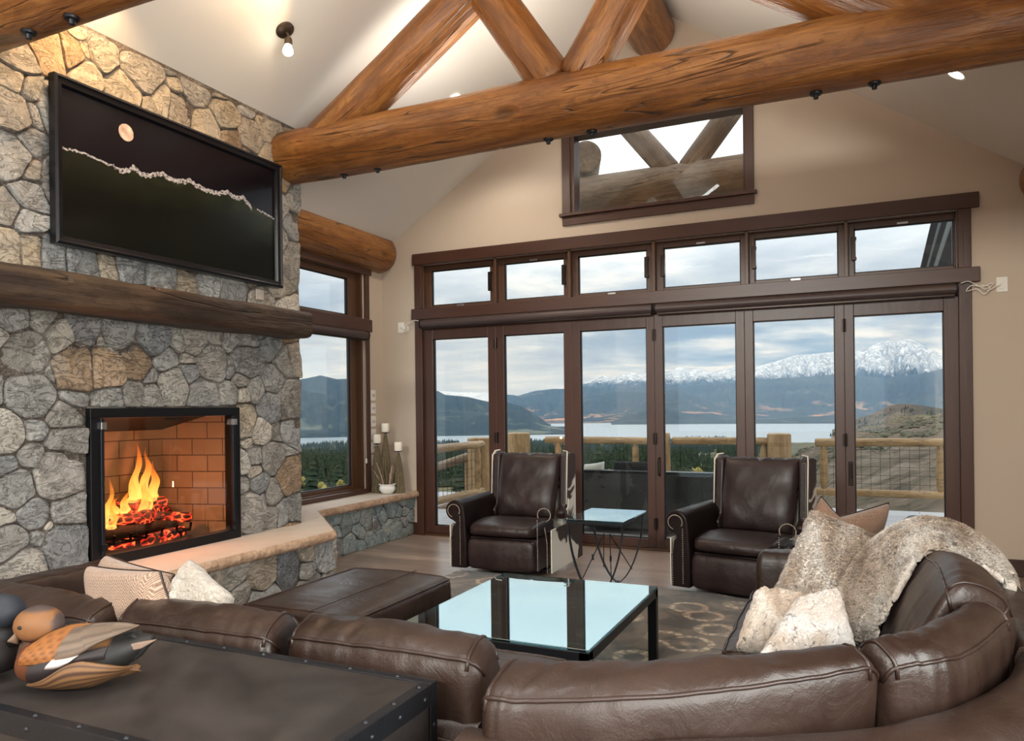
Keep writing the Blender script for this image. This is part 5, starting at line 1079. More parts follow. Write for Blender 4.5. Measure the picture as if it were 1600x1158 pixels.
c4f = [(3.93, -5.28, .78), (4.09, -5.245, .78), (4.22, -5.185, .78), (4.352, -5.11, .78), (4.48, -5.02, .78), (4.668, -4.86, .78)]
c4b = [(3.945, -5.455, .742), (4.035, -5.452, .745), (4.205, -5.375, .745), (4.378, -5.26, .745), (4.556, -5.11, .745), (4.73, -4.935, .745)]
inn = [(-.02, .13), (-.03, .13), (-.05, .12), (-.07, .11), (-.08, .10), (-.10, .09)]; out = [(0, .05), (-.01, .05), (-.02, .045), (-.03, .04), (-.035, .035), (-.04, .03)]
bcush(c4f, c4b, inn, out, seed=4)
c5f = [(4.672, -4.878, .79), (4.77, -4.765, .79), (4.86, -4.605, .79), (4.986, -4.305, .79)]
c5b = [(4.745, -4.93, .745), (4.845, -4.86, .745), (4.935, -4.73, .745), (5.072, -4.365, .745)]
bcush(c5f, c5b, [(-.10, .09), (-.11, .08), (-.12, .06), (-.13, .03)], [(-.03, .03), (-.03, .03), (-.04, .02), (-.04, .01)], seed=5)
bcush([(4.915, -4.44, .850), (4.925, -4.05, .840), (4.92, -3.66, .80)], [(5.075, -4.34, .765), (5.085, -4.05, .76), (5.08, -3.66, .74)], [(-.19, 0)] * 3, [(-.03, 0)] * 3, seed=6, puff=.03)
bcush([(4.895, -3.60, .79), (4.895, -3.30, .838), (4.89, -2.88, .835)], [(5.065, -3.60, .74), (5.065, -3.3, .75), (5.06, -2.88, .74)], [(-.17, 0)] * 3, [(-.03, 0)] * 3, seed=7, puff=.03)
# seats
def seat(E4, seed): return cushion('seat_cushion', *E4, M_LEA, sof, seed=seed, off=SO, puff=.014, p=8)
seat(([(1.40, -4.23, .42), (2.6, -4.23, .42)], [(1.40, -5.0, .42), (2.6, -5.0, .42)], [(1.40, -4.23, .27), (2.6, -4.23, .27)], [(1.40, -5.0, .27), (2.6, -5.0, .27)]), 11)
seat(([(2.62, -4.23, .42), (3.72, -4.23, .42)], [(2.62, -5.0, .42), (3.80, -5.0, .42)], [(2.62, -4.23, .27), (3.72, -4.23, .27)], [(2.62, -5.0, .27), (3.8, -5.0, .27)]), 12)
seat(([(3.75, -4.22, .43), (4.05, -4.18, .43), (4.21, -4.06, .43)], [(3.83, -5.15, .43), (4.32, -4.98, .43), (4.80, -4.30, .43)], [(3.75, -4.22, .28), (4.05, -4.18, .28), (4.21, -4.06, .28)], [(3.83, -5.15, .28), (4.32, -4.98, .28), (4.8, -4.3, .28)]), 13)
seat(([(4.21, -4.03, .445), (4.21, -3.5, .45), (4.21, -2.97, .445)], [(4.85, -4.03, .445), (4.85, -3.5, .45), (4.85, -2.97, .445)], [(4.21, -4.03, .28), (4.21, -3.5, .28), (4.21, -2.97, .28)], [(4.85, -4.03, .28), (4.85, -3.5, .28), (4.85, -2.97, .28)]), 14)
# frame: left run, curved wedge and right run, each an upholstered rail with a rolled top
def frame_(pts_in, th, z1, z0=.05, nm='back_frame', nl=50, seed=0):
    P_ = [Vector((a[0], a[1], 0)) for a in pts_in]; mb = MB(); rings = []
    prof = [(0, z0), (0, z1 - .04), (.012, z1 - .012), (.04, z1), (th * .6, z1 - .004), (th - .03, z1 - .016), (th - .006, z1 - .045), (th, z1 - .09), (th, z0)]
    pp = [[], []]
    for i in range(nl + 1):
        t_ = i / nl; c = catm(P_, t_); d = (catm(P_, min(1, t_ + .01)) - catm(P_, max(0, t_ - .01))).normalized(); n_ = Vector((d.y, -d.x, 0))
        ring = [tuple(c + n_ * a + Vector((0, 0, b + .004 * nz(t_ * 14, a * 9, seed))) - Vector(SO)) for a, b in prof]; rings.append(ring); pp[0].append(tuple(c + n_ * (th + .001) + Vector((0, 0, z1 - .052)) - Vector(SO)))
    mb.rings(rings); o = mb.build(nm, M_LEA, sof, sharp=50, bevel=0); MB().tube(pp[0], .006, 7).build('piping', M_PIPE, o, sharp=0); return o
frame_([(1.30, -5.05), (2.6, -5.05), (3.84, -5.05)], .225, .60, seed=1)
frame_([(3.90, -5.385), (4.13, -5.365), (4.40, -5.235), (4.567, -5.14), (4.74, -5.01), (4.885, -4.83), (5.0, -4.62), (5.075, -4.36)], .165, .665, nl=70, seed=2)
frame_([(5.075, -4.33), (5.09, -3.6), (5.09, -2.80)], .165, .665, seed=3)
MB().prism([(1.32 - SO[0], -4.24 - SO[1]), (3.9 - SO[0], -4.22 - SO[1]), (4.2 - SO[0], -4.05 - SO[1]), (4.2 - SO[0], -2.9 - SO[1]), (5.08 - SO[0], -2.9 - SO[1]), (5.06 - SO[0], -4.3 - SO[1]), (4.7 - SO[0], -5.0 - SO[1]), (4.1 - SO[0], -5.34 - SO[1]), (3.9 - SO[0], -5.36 - SO[1]), (3.84 - SO[0], -5.04 - SO[1]), (1.32 - SO[0], -5.04 - SO[1])], .06, .275).build('seat_base', M_LEA, sof, bevel=.01)
cushion('armrest', [(4.215, -2.95, .605), (4.6, -2.95, .61), (5.12, -2.95, .61)], [(4.215, -2.76, .605), (4.6, -2.76, .61), (5.12, -2.76, .61)], [(4.205, -2.95, .06), (4.6, -2.95, .06), (5.12, -2.95, .06)], [(4.205, -2.76, .06), (4.6, -2.76, .06), (5.12, -2.76, .06)], M_LEA, sof, seed=20, off=SO, puff=.006, p=9, pipes=False)
cushion('armrest', [(1.16, -5.25, .60), (1.16, -4.7, .60), (1.16, -4.22, .60)], [(1.36, -5.25, .60), (1.36, -4.7, .60), (1.36, -4.22, .60)], [(1.16, -5.25, .06), (1.16, -4.7, .06), (1.16, -4.22, .06)], [(1.36, -5.25, .06), (1.36, -4.7, .06), (1.36, -4.22, .06)], M_LEA, sof, seed=21, off=SO, puff=.006, p=9, pipes=False)
for x, y in ((1.25, -4.3), (1.25, -5.2), (3.7, -4.3), (3.8, -5.2), (4.3, -2.85), (5.15, -2.85), (4.35, -5.2), (5.1, -4.2)): MB().lathe([(.028, 0), (.034, .03), (.034, .065)], x - SO[0], y - SO[1], 0, 14).build('foot', M_BASE, sof)

# ottoman
ot = empty('ottoman', (2.3, -3.68, 0), 0, 'long dark leather ottoman with a flat top in front of the hearth', 'ottoman'); OO = (2.3, -3.68, 0)
cushion('seat_cushion', [(2.645, -4.14, .42), (2.645, -3.7, .42), (2.645, -3.22, .42)], [(1.96, -4.14, .42), (1.96, -3.7, .42), (1.96, -3.22, .42)], [(2.65, -4.14, .25), (2.65, -3.7, .25), (2.65, -3.22, .25)], [(1.955, -4.14, .25), (1.955, -3.7, .25), (1.955, -3.22, .25)], M_LEA, ot, seed=31, off=OO, puff=.010, p=10, wrk=.003)
MB().box(-.325, .325, -.44, .44, .06, .25).build('base', M_LEA, ot, bevel=.012)
MB().box(.110, .1125, -.46, .455, .430, .4335).build('top_seam', M_PIPE, ot, smooth=False)
for x in (-.27, .27):
    for y in (-.38, .38): MB().lathe([(.026, 0), (.032, .03), (.032, .062)], x, y, 0, 12).build('foot', M_BASE, ot)

# ------------------------------------------------------------------ pillows
pillow4('throw_pillow', at(168, 868, 2.95), at(272, 898, 2.62), at(270, 960, 2.55), at(140, 950, 2.85), .13, M_HERR, 'herringbone pillow half hidden behind the front one, nearest the fireplace', 'pillow', 'herringbone pillows on the left end of the sofa', pipe=M_PIPE, seed=1, pin=.16)
pillow4('throw_pillow', at(140, 884, 2.75), at(250, 893, 2.50), at(285, 975, 2.42), at(150, 985, 2.60), .14, M_HERR, 'front herringbone pillow at the left end of the sofa, above the duck decoy', 'pillow', 'herringbone pillows on the left end of the sofa', pipe=M_PIPE, seed=2, pin=.12)
pillow4('throw_pillow', at(300, 874, 2.62), at(362, 930, 2.42), at(335, 1000, 2.36), at(245, 960, 2.52), .11, M_FURC, 'small cream curly fur pillow with its corner pointing up, right of the herringbone pillows', 'pillow', seed=3, fur=.012, pin=.06, fur_n=14000)
pillow4('throw_pillow', at(1283, 776, 3.38), at(1345, 838, 3.25), at(1300, 925, 3.15), at(1212, 915, 3.28), .14, M_TWEED, 'brown tweed pillow mostly hidden, its corner pointing up beside the recliner', 'pillow', 'brown tweed pillows on the right end of the sofa', pipe=M_PIPE, seed=4, pin=.10)
pillow4('throw_pillow', at(1268, 818, 3.28), at(1388, 786, 3.42), at(1352, 900, 3.32), at(1262, 900, 3.18), .15, M_TWEED, 'brown tweed pillow with dark piping leaning on the far back cushion', 'pillow', 'brown tweed pillows on the right end of the sofa', pipe=M_PIPE, seed=5, pin=.08)
pillow4('throw_pillow', at(1268, 800, 3.06), at(1392, 852, 2.98), at(1312, 958, 2.80), at(1208, 930, 2.95), .16, M_FUR, 'large lumbar pillow of spotted brown and cream fur standing on the sofa seat', 'pillow', seed=6, fur=.016, pin=.07, fur_n=34000)
pillow4('throw_pillow', at(1240, 945, 2.52), at(1312, 927, 2.55), at(1338, 1012, 2.32), at(1175, 1042, 2.24), .13, M_FURW, 'small pale pinkish-white fur pillow lying just behind the curved back cushion', 'pillow', seed=7, fur=.012, pin=.08, fur_n=18000)
pillow4('outdoor_pillow', (1.93, 1.08, .70), (2.16, 1.10, .735), (2.17, 1.06, .45), (1.90, 1.06, .45), .10, m_plain('pale_outdoor_canvas', (.62, .62, .55), .9), 'pale pillow showing above the wicker sofa out on the deck', 'pillow', seed=15)
# crumpled fur cushion / folded end
pillow4('fur_bolster', at(1182, 925, 2.86), at(1292, 948, 2.72), at(1262, 1010, 2.55), at(1150, 1012, 2.62), .15, M_FUR, 'slumped tan fur cushion lying on the sofa seat in front of the lumbar pillow', 'pillow', seed=9, fur=.018, pin=.05, fur_n=16000)
# throw
rows = [((1300, 1010, 2.56), (1364, 1000, 2.56)), ((1300, 955, 2.68), (1382, 952, 2.60)), ((1318, 905, 2.80), (1404, 912, 2.66)), ((1350, 862, 2.90), (1430, 876, 2.72)), ((1392, 828, 2.98), (1460, 860, 2.78)), ((1432, 812, 3.04), (1494, 866, 2.80)),
        ((1475, 814, 3.02), (1520, 872, 2.80)), ((1515, 830, 3.00), (1545, 888, 2.76)), ((1552, 855, 2.96), (1566, 900, 2.74)), ((1580, 890, 2.90), (1578, 912, 2.74)), ((1590, 922, 2.86), (1582, 940, 2.72))]
Lp = [at(*a) for a, b in rows]; Rp = [at(*b) for a, b in rows]; Mp = [(a + b) / 2 + Vector((-.01, -.02, .035 if 2 < i < 8 else .015)) for i, (a, b) in enumerate(zip(Lp, Rp))]
TO = Vector(Mp[5])
def thr(u, v):
    a, b, c = catm(Lp, v), catm(Mp, v), catm(Rp, v); p = a * (1 - u) ** 2 + (b * 2 - (a + c) * .5) * 2 * u * (1 - u) + c * u * u
    n_ = Vector((-.45, -.45, .77)); w_ = .009 * sin(u * 20 + 5 * nz(v * 3, u, 1)) + .006 * nz(v * 22, u * 7, 3) + .0035 * nz(v * 70, u * 22, 7)
    return p + n_ * w_ - TO
mb = MB(); mb.grid(thr, 110, 300); th_ = mb.build('fur_throw', M_FUR, None, sharp=0); th_.location = TO; sd_ = th_.modifiers.new('thickness', 'SOLIDIFY'); sd_.thickness = .022; sd_.offset = -1
add_fur(th_, 52000, .017, M_FUR, 12)
tag(th_, 'spotted tan and cream fur throw draped over the right side of the sofa', 'throw blanket')

# ================================================================== RECLINERS
def recliner(loc, rz, label):
    r = empty('recliner', loc, rz, label, 'recliner', 'nailhead leather recliners facing the room')
    R0 = (0, 0, 0)
    prof = []
    cx_, cz_, rr = -.385, .515, .082
    for k in range(19):
        a = radians(255 - k * 255 / 18); prof.append((cx_ + rr * cos(a), cz_ + rr * sin(a)))     # scroll, from under the roll over the top to its inner side
    prof += [(-.295, .46), (-.285, .25), (-.285, .06), (-.425, .06), (-.428, .28), (-.405, .38), (-.372, .415)]
    for sg in (1, -1):
        pts = [(x * sg * -1 if sg == -1 else x, z) for x, z in prof]
        o = MB().prism(pts, -.42, .30, 'y').build('armrest', M_LEAR, r, sharp=50, bevel=.012, bseg=3)
        mn = MB(); line = []
        c2, r2 = (cx_, cz_), .050
        path = [(-.408, .08 + i * .0145) for i in range(15)] + [(-.408 + .02 * (i / 9), .30 + i * .0145) for i in range(9)]
        for k in range(26): a = radians(250 - k * 275 / 25); path.append((c2[0] + r2 * cos(a) * 1.05, c2[1] + r2 * sin(a)))
        path += [(-.330, .47 - i * .0145) for i in range(27)]
        for x, z in path: mn.ball((x * (1 if sg == 1 else -1), -.435, z), .0052, 6, 4, (1, .6, 1))
        mn.build('nailhead_trim', M_NAIL, o, sharp=0)
        xs = sorted((sg * -.428, sg * -.436)); h_ = MB().box(xs[0], xs[1], -.41, .34, .07, .40).build('hide_side_panel', M_COW, r, smooth=False, bevel=.003)
        # wing
        w_ = [(.12, .46), (.20, .50), (.235, .92), (.30, .95), (.40, .93), (.40, .40), (.14, .40)]
        xa, xb = sorted((sg * -.345, sg * -.275))
        MB().prism(w_, xa, xb, 'x').build('wing', M_LEAR, r, bevel=.018, bseg=3)
        xa, xb = sorted((sg * -.347, sg * -.356)); MB().prism([(y + .012, z - .006) for y, z in w_], xa, xb, 'x').build('wing_hide', M_COW, r, bevel=.003)
        MB().tube([(sg * -.345, .195, .52), (sg * -.345, .228, .92), (sg * -.335, .262, .955), (sg * -.29, .275, .962)], .0055, 7).build('pale_welt', M_WPIPE, r, sharp=0)
    cushion('seat_cushion', [(-.275, -.40, .42), (0, -.415, .425), (.275, -.40, .42)], [(-.275, .12, .42), (0, .12, .42), (.275, .12, .42)], [(-.275, -.41, .315), (0, -.425, .315), (.275, -.41, .315)], [(-.275, .12, .30), (0, .12, .30), (.275, .12, .30)], M_LEAR, r, seed=1, off=R0, puff=.022, p=4, pipes=False, wrk=.003)
    cushion('footrest_panel', [(-.28, -.41, .29), (0, -.415, .29), (.28, -.41, .29)], [(-.28, -.33, .29), (0, -.33, .29), (.28, -.33, .29)], [(-.28, -.405, .065), (0, -.41, .065), (.28, -.405, .065)], [(-.28, -.33, .065), (0, -.33, .065), (.28, -.33, .065)], M_LEAR, r, seed=2, off=R0, puff=.012, p=6, pipes=False, wrk=.002)
    # back cushion: slopes back, full and slightly dimpled
    mb = MB()
    def side(sg):
        def P(u, v):
            a, b = u * 2 - 1, v * 2 - 1; hw_ = .262 + .022 * v; x = a * hw_ * (1 - .03 * b * b); z = .40 + .535 * v + .006 * (1 - a * a) - .010 * (abs(a) < .04) * (v > .97)
            th = .075 * (max(0, 1 - a ** 6) * max(0, 1 - b ** 6)) ** .45 * (1 + .25 * math.exp(-((v - .35) / .2) ** 2)); y = .13 + .15 * v
            y -= sg * th * (1.0 if sg == 1 else .6); y += .006 * nz(a * 3, v * 5, 2) * (sg == 1) + .008 * sin(v * 9 + a * 2) * math.exp(-((v - .6) / .18) ** 2) * (1 - a * a) * (sg == 1)
            return (x, y, z)
        return P
    mb.grid(side(1), 40, 40); mb.grid(side(-1), 40, 40); o = mb.build('back_cushion', M_LEAR, r, sharp=0)
    bm = bmesh.new(); bm.from_mesh(o.data); bmesh.ops.remove_doubles(bm, verts=bm.verts, dist=.0005); bmesh.ops.recalc_face_normals(bm, faces=bm.faces); bm.to_mesh(o.data); bm.free(); o.data.shade_smooth()
    MB().box(-.275, .275, .30, .40, .10, .91).build('back_frame', M_COW, r, bevel=.02)
    MB().box(-.29, .29, -.33, .38, .06, .30).build('seat_box', M_LEAR, r, smooth=False)
    MB().lathe([(.25, .0), (.27, .008), (.27, .022), (.25, .03), (.10, .045), (.08, .06)], 0, 0, 0.0, 40).build('swivel_base', M_BLACK, r)
    return r
recliner((2.135, -1.17, .012), 0.02, 'dark leather recliner on the left, in front of the second and third folding doors')
recliner((3.985, -1.25, .012), -0.20, 'dark leather recliner right of the glass side table, turned slightly, one hide wing showing')

# ================================================================== TABLES
m, t = material('table_glass'); fr = t.schlick(0.06)
tr = t.n('ShaderNodeBsdfTransparent', {'Color': (0.55, 0.70, 0.72, 1)}); gl = t.n('ShaderNodeBsdfGlossy', {'Roughness': 0.01, 'Color': (0.66, 0.82, 0.86, 1)})
mx = t.n('ShaderNodeMixShader', {0: t.math('MINIMUM', t.math('MULTIPLY_ADD', fr, 1.5, 0.22), 1.0), 1: tr.outputs[0], 2: gl.outputs[0]}); t.n('ShaderNodeOutputMaterial', {'Surface': mx.outputs[0]}); M_TGL = m
M_SHELF = m_plain('dark_table_shelf', (0.05, 0.045, 0.04), 0.5)
ct = empty('coffee_table', (3.28, -3.52, .012), 0.0, 'large square coffee table with a reflective glass top on black metal legs', 'coffee table')
X0, X1, Y0_, Y1_ = -.445, .445, -.56, .56; ZT = .388
for a in (X0, X1 - .045):
    for b in (Y0_, Y1_ - .045): MB().box(a, a + .045, b, b + .045, 0, ZT - .012).build('leg', M_BLACK, ct, smooth=False, bevel=.002)
mb = MB(); mb.box(X0, X1, Y0_, Y0_ + .045, ZT - .052, ZT - .012); mb.box(X0, X1, Y1_ - .045, Y1_, ZT - .052, ZT - .012); mb.box(X0, X0 + .045, Y0_ + .045, Y1_ - .045, ZT - .052, ZT - .012); mb.box(X1 - .045, X1, Y0_ + .045, Y1_ - .045, ZT - .052, ZT - .012); mb.build('apron_frame', M_BLACK, ct, smooth=False, bevel=.002)
MB().box(X0 + .002, X1 - .002, Y0_ + .002, Y1_ - .002, ZT - .011, ZT).build('glass_top', M_TGL, ct, smooth=False, bevel=.002)

st_ = empty('side_table', (3.03, -1.62, .0), 0.0, 'small glass-topped side table with curved strap legs between the two recliners', 'side table')
ZS = .56; MB().box(-.215, .215, -.30, .30, ZS - .012, ZS).build('glass_top', M_TGL, st_, smooth=False, bevel=.002)
mb = MB(); [mb.box(*q, ZS - .03, ZS - .013) for q in ((-.205, .205, -.285, -.27), (-.205, .205, .27, .285), (-.205, -.19, -.27, .27), (.19, .205, -.27, .27))]; mb.build('top_frame', M_IRON, st_, smooth=False)
def strap(pts, w_, th_, wdir):
    mb = MB(); rings = []; wd = Vector(wdir)
    for i, p in enumerate(pts):
        t_ = (Vector(pts[min(i + 1, len(pts) - 1)]) - Vector(pts[max(0, i - 1)])).normalized(); n_ = t_.cross(wd).normalized(); p = Vector(p)
        rings.append([p + wd * w_ / 2 + n_ * th_ / 2, p - wd * w_ / 2 + n_ * th_ / 2, p - wd * w_ / 2 - n_ * th_ / 2, p + wd * w_ / 2 - n_ * th_ / 2])
    return mb.rings(rings)
for y in (-.27, .27):
    pts = []
    for i in range(41):
        a = -1 + 2 * i / 40; pts.append((.195 * math.copysign(abs(sin(a * pi / 2)) ** .9, a), y, .010 + (ZS - .035) * (1 - cos(a * pi / 2)) ** .72 if abs(a) < 1 else ZS - .03))
    strap(pts, .028, .007, (0, 1, 0)).build('curved_leg', M_IRON, st_, sharp=40)
for x in (-.11, .11):
    for (a, b) in (((x, -.26, .12), (x * .2, 0, .42)), ((x * .2, 0, .42), (x, .26, .12))): MB().tube([a, b], .0038, 6).build('tie_rod', M_IRON, st_)
    MB().tube([(x * .6, -.13, .27 - .02), (x * .6, -.13, .27 + .02)], .008, 8).build('turnbuckle', M_IRON, st_)
MB().tube([(0, -.27, .02), (0, .27, .02)], .006, 8).build('stretcher', M_IRON, st_)

# rug: brown field with a tan vine and medallion pattern
m, t = material('patterned_rug'); co = t.coord('Object')
def rings_(sc, off):
    mp = t.n('ShaderNodeMapping', {'Vector': t.n('ShaderNodeTexCoord').outputs['Object'], 'Scale': (sc, sc, 1), 'Location': off}).outputs[0]
    wob = t.n('ShaderNodeVectorMath', {0: mp, 1: t.n('ShaderNodeVectorMath', {0: t.n('ShaderNodeTexNoise', {'Vector': mp, 'Scale': 4.0}).outputs['Color'], 1: (0.12, 0.12, 0)}, operation='MULTIPLY').outputs[0]}, operation='ADD').outputs[0]
    return t.n('ShaderNodeTexVoronoi', {'Vector': wob, 'Scale': 1.0, 'Randomness': 0.7})
v1 = rings_(2.9, (0, 0, 0)); v2 = t.n('ShaderNodeTexVoronoi', {'Vector': co, 'Scale': 26.0}).outputs['Distance']; nn_ = t.noise(co, 5, 4, .6, .5); fib = t.noise(t.coord('Object', (60, 220, 1)), 3, 2)
rg = t.ramp(v1.outputs['Distance'], [(.30, 0.0), (.34, 1.0), (.40, 1.0), (.44, 0.0)]); leaf = t.ramp(v2, [(.40, 1.0), (.55, 0.3)])
vine = t.math('MULTIPLY', rg, leaf); med = t.math('MULTIPLY', t.ramp(v1.outputs['Distance'], [(.10, 1.0), (.16, 0.0)]), t.ramp(nn_, [(.45, 0.3), (.55, 1.0)]))
fieldc = t.mix(t.ramp(nn_, [(.44, 0.0), (.56, 1.0)]), (.045, .036, .030), (.15, .115, .082)); c = t.mix(t.math('MAXIMUM', vine, t.math('MULTIPLY', med, .7)), fieldc, (.55, .45, .33)); c = t.mix(t.math('MULTIPLY', t.ramp(t.noise(co, 1.3, 2), [(.55, 0.0), (.7, 1.0)]), vine), c, (.38, .17, .07))
finish(t, t.mix(t.math('MULTIPLY', fib, .18), c, (.03, .025, .02)), .95, t.math('ADD', fib, vine), .5, .004, spec=.1, sheen=.3); M_RUG = m
tag(MB().box(1.70, 5.25, -4.95, -1.42, 0.0, .012).build('area_rug', M_RUG, None, smooth=False), 'brown rug with tan vine pattern under the coffee table and recliners', 'rug')

# ================================================================== CONSOLE (metal clad trunk table)
co_ = empty('console_table', (3.0, -5.56, 0), 0, 'dark metal-clad console table with riveted edges behind the sofa', 'console table')
m, t = material('patinated_metal'); co = t.coord('Object'); n = t.noise(co, 2.2, 5, .6, .8); n2 = t.noise(co, 9, 4)
finish(t, t.mix(t.ramp(t.math('ADD', t.math('MULTIPLY', n, .7), t.math('MULTIPLY', n2, .3)), [(.38, 0.0), (.62, 1.0)]), (.032, .026, .025), (.075, .065, .062)), t.ramp(n, [(.3, .34), (.7, .5)]), n2, .06, .004, metal=.55); M_PAT = m
cx0, cx1, cy0, cy1, ct_ = -1.25, .755, -.262, .262, .70
MB().box(cx0 + .02, cx1 - .006, cy0 + .006, cy1 - .006, .10, ct_ - .012).build('body', M_PAT, co_, smooth=False)
MB().box(cx0, cx1, cy0, cy1, ct_ - .014, ct_ - .003).build('top', M_PAT, co_, smooth=False, bevel=.001)
for q in ((cx0, cx1, cy0, cy0 + .024, ct_ - .004, ct_), (cx0, cx1, cy1 - .024, cy1, ct_ - .004, ct_), (cx1 - .026, cx1, cy0 + .024, cy1 - .024, ct_ - .004, ct_), (cx0, cx1, cy0 - .003, cy0, ct_ - .05, ct_ - .0), (cx0, cx1, cy1, cy1 + .003, ct_ - .05, ct_), (cx1, cx1 + .003, cy0, cy1, ct_ - .05, ct_), (cx1, cx1 + .003, cy0, cy0 + .03, .1, ct_ - .05), (cx1, cx1 + .003, cy1 - .03, cy1, .1, ct_ - .05), (cx1 - .03, cx1, cy0 - .003, cy0, .1, ct_ - .05)):
    MB().box(*q).build('edge_strap', M_IRON, co_, smooth=False, bevel=.001)
def rivets(pts, nrm):
    for p in pts:
        o = MB().lathe([(0, .004), (.004, .0035), (.0062, .0015), (.0066, 0)], 0, 0, 0, 10, cap=False).build('rivet', M_IRON, co_, sharp=0); o.location = p; o.rotation_mode = 'QUATERNION'; o.rotation_quaternion = Vector(nrm).to_track_quat('Z', 'Y')
rivets([(cx1 - .10 - .14 * i, cy1 - .012, ct_) for i in range(10)], (0, 0, 1)); rivets([(cx1 - .13 - .14 * i, cy0 + .012, ct_) for i in range(8)], (0, 0, 1))
rivets([(cx1 - .013, cy0 + .05 + .105 * i, ct_) for i in range(5)], (0, 0, 1)); rivets([(cx1 + .003, cy0 + .05 + .105 * i, ct_ - .028) for i in range(5)], (1, 0, 0)); rivets([(cx1 + .003, cy1 - .014, ct_ - .10 - .1 * i) for i in range(4)], (1, 0, 0))
rivets([(cx1 - .10 - .2 * i, cy0 - .003, ct_ - .026) for i in range(7)], (0, -1, 0))
for x in (cx0 + .03, cx1 - .07):
    for y in (cy0 + .01, cy1 - .05): MB().box(x, x + .04, y, y + .04, 0, .10).build('leg', M_IRON, co_, smooth=False)
for x in (-.9, -.1): 
    MB().tube([(x, cy0 - .004, .60), (x, cy0 - .035, .595), (x + .16, cy0 - .035, .595), (x + .16, cy0 - .004, .60)], .006, 8).build('drawer_pull', M_IRON, co_)

# ================================================================== DUCK DECOYS
m, t = material('painted_decoy'); at_ = t.n('ShaderNodeAttribute', attribute_name='Col').outputs['Color']; n = t.noise(t.coord('Object', (1, 1, 1)), 60, 3)
at_ = t.mix(1.0, at_, (.68, .62, .60), 'MULTIPLY'); finish(t, t.mix(t.math('MULTIPLY', n, .35), at_, t.mix(1.0, at_, (.35, .3, .28), 'MULTIPLY')), .62, n, .15, .002, spec=.4); M_DUCK = m
def duck(loc, rz, label, pal, sc=1.0, details=True):
    r = empty('duck_decoy', loc, rz, label, 'duck decoy'); r.scale = (sc,) * 3
    st = [(-.142, .050, .010, .012), (-.135, .050, .035, .030), (-.115, .056, .058, .048), (-.08, .062, .078, .060), (-.03, .068, .088, .068), (.03, .068, .088, .067), (.075, .070, .074, .056), (.11, .076, .052, .040), (.145, .088, .030, .022), (.17, .098, .012, .010)]
    mb = MB(); rings = []; cols = []
    nseg = 28; sts = [[catm([(a[0], a[1], 0) for a in st], i / 36), catm([(a[2], a[3], 0) for a in st], i / 36)] for i in range(37)]
    for c, rr in sts:
        ring = []
        for k in range(nseg):
            a = 2 * pi * k / nseg; z = c.y + rr.y * sin(a); z = max(z, .0008 + abs(c.x) * .05) ; ring.append((c.x, rr.x * cos(a), z)); cols.append(pal(c.x, rr.x * cos(a), z))
        rings.append(ring)
    mb.rings(rings); mb.c = cols; mb.build('body', M_DUCK, r, colors=True, sharp=0)
    # neck and head, turned to lie back over the shoulder
    hx, hy, hz = -.088, -.008, .143; mb = MB(); cols = []; rings = []
    for c, rr in [((-.095, 0, .07), (.050, .046)), ((-.097, 0, .10), (.040, .036)), ((-.092, -.002, .120), (.036, .033))]:
        rings.append([(c[0] + rr[0] * cos(2 * pi * k / 24), c[1] + rr[1] * sin(2 * pi * k / 24), c[2]) for k in range(24)])
    for i in range(11):
        a = -1.0 + (pi / 2 + 1.0) * i / 10; rr = cos(a) if i < 10 else .02
        rings.append([(hx + .056 * rr * cos(2 * pi * k / 24) - .004, hy + .046 * rr * sin(2 * pi * k / 24), hz + .045 * sin(a)) for k in range(24)])
    mb.rings(rings); mb.c = [pal(p[0], p[1], p[2], True) for p in mb.v]; mb.build('head', M_DUCK, r, colors=True, sharp=0)
    mb = MB(); mb.cur = pal(0, 0, 0, 'bill'); mb.rings([[(hx - .040 - q * .012, hy - .020 - .012 * q + (.016 - .004 * q) * cos(a), hz - .022 - .004 * q + (.014 * (1 - q) + .004) * sin(a)) for a in [2 * pi * k / 14 for k in range(14)]] for q in (0, .35, .7, .9, 1)]); mb.build('bill', M_DUCK, r, colors=True, sharp=0)
    mb = MB(); mb.cur = (.01, .01, .01); mb.ball((hx - .024, hy - .041, hz + .004), .0045, 10, 8, (1.6, 1, 1)); mb.build('eye', M_BLACK, r)
    return r
def bodyY(x, z):
    k = max(0, 1 - ((x + .0) / .16) ** 2) ** .5; ry, rz_, zc_ = .088 * k + .01, .068 * k + .008, .068 + max(0, x - .05) * .25
    return -ry * math.sqrt(max(0.02, 1 - min(1, ((z - zc_) / rz_) ** 2)))
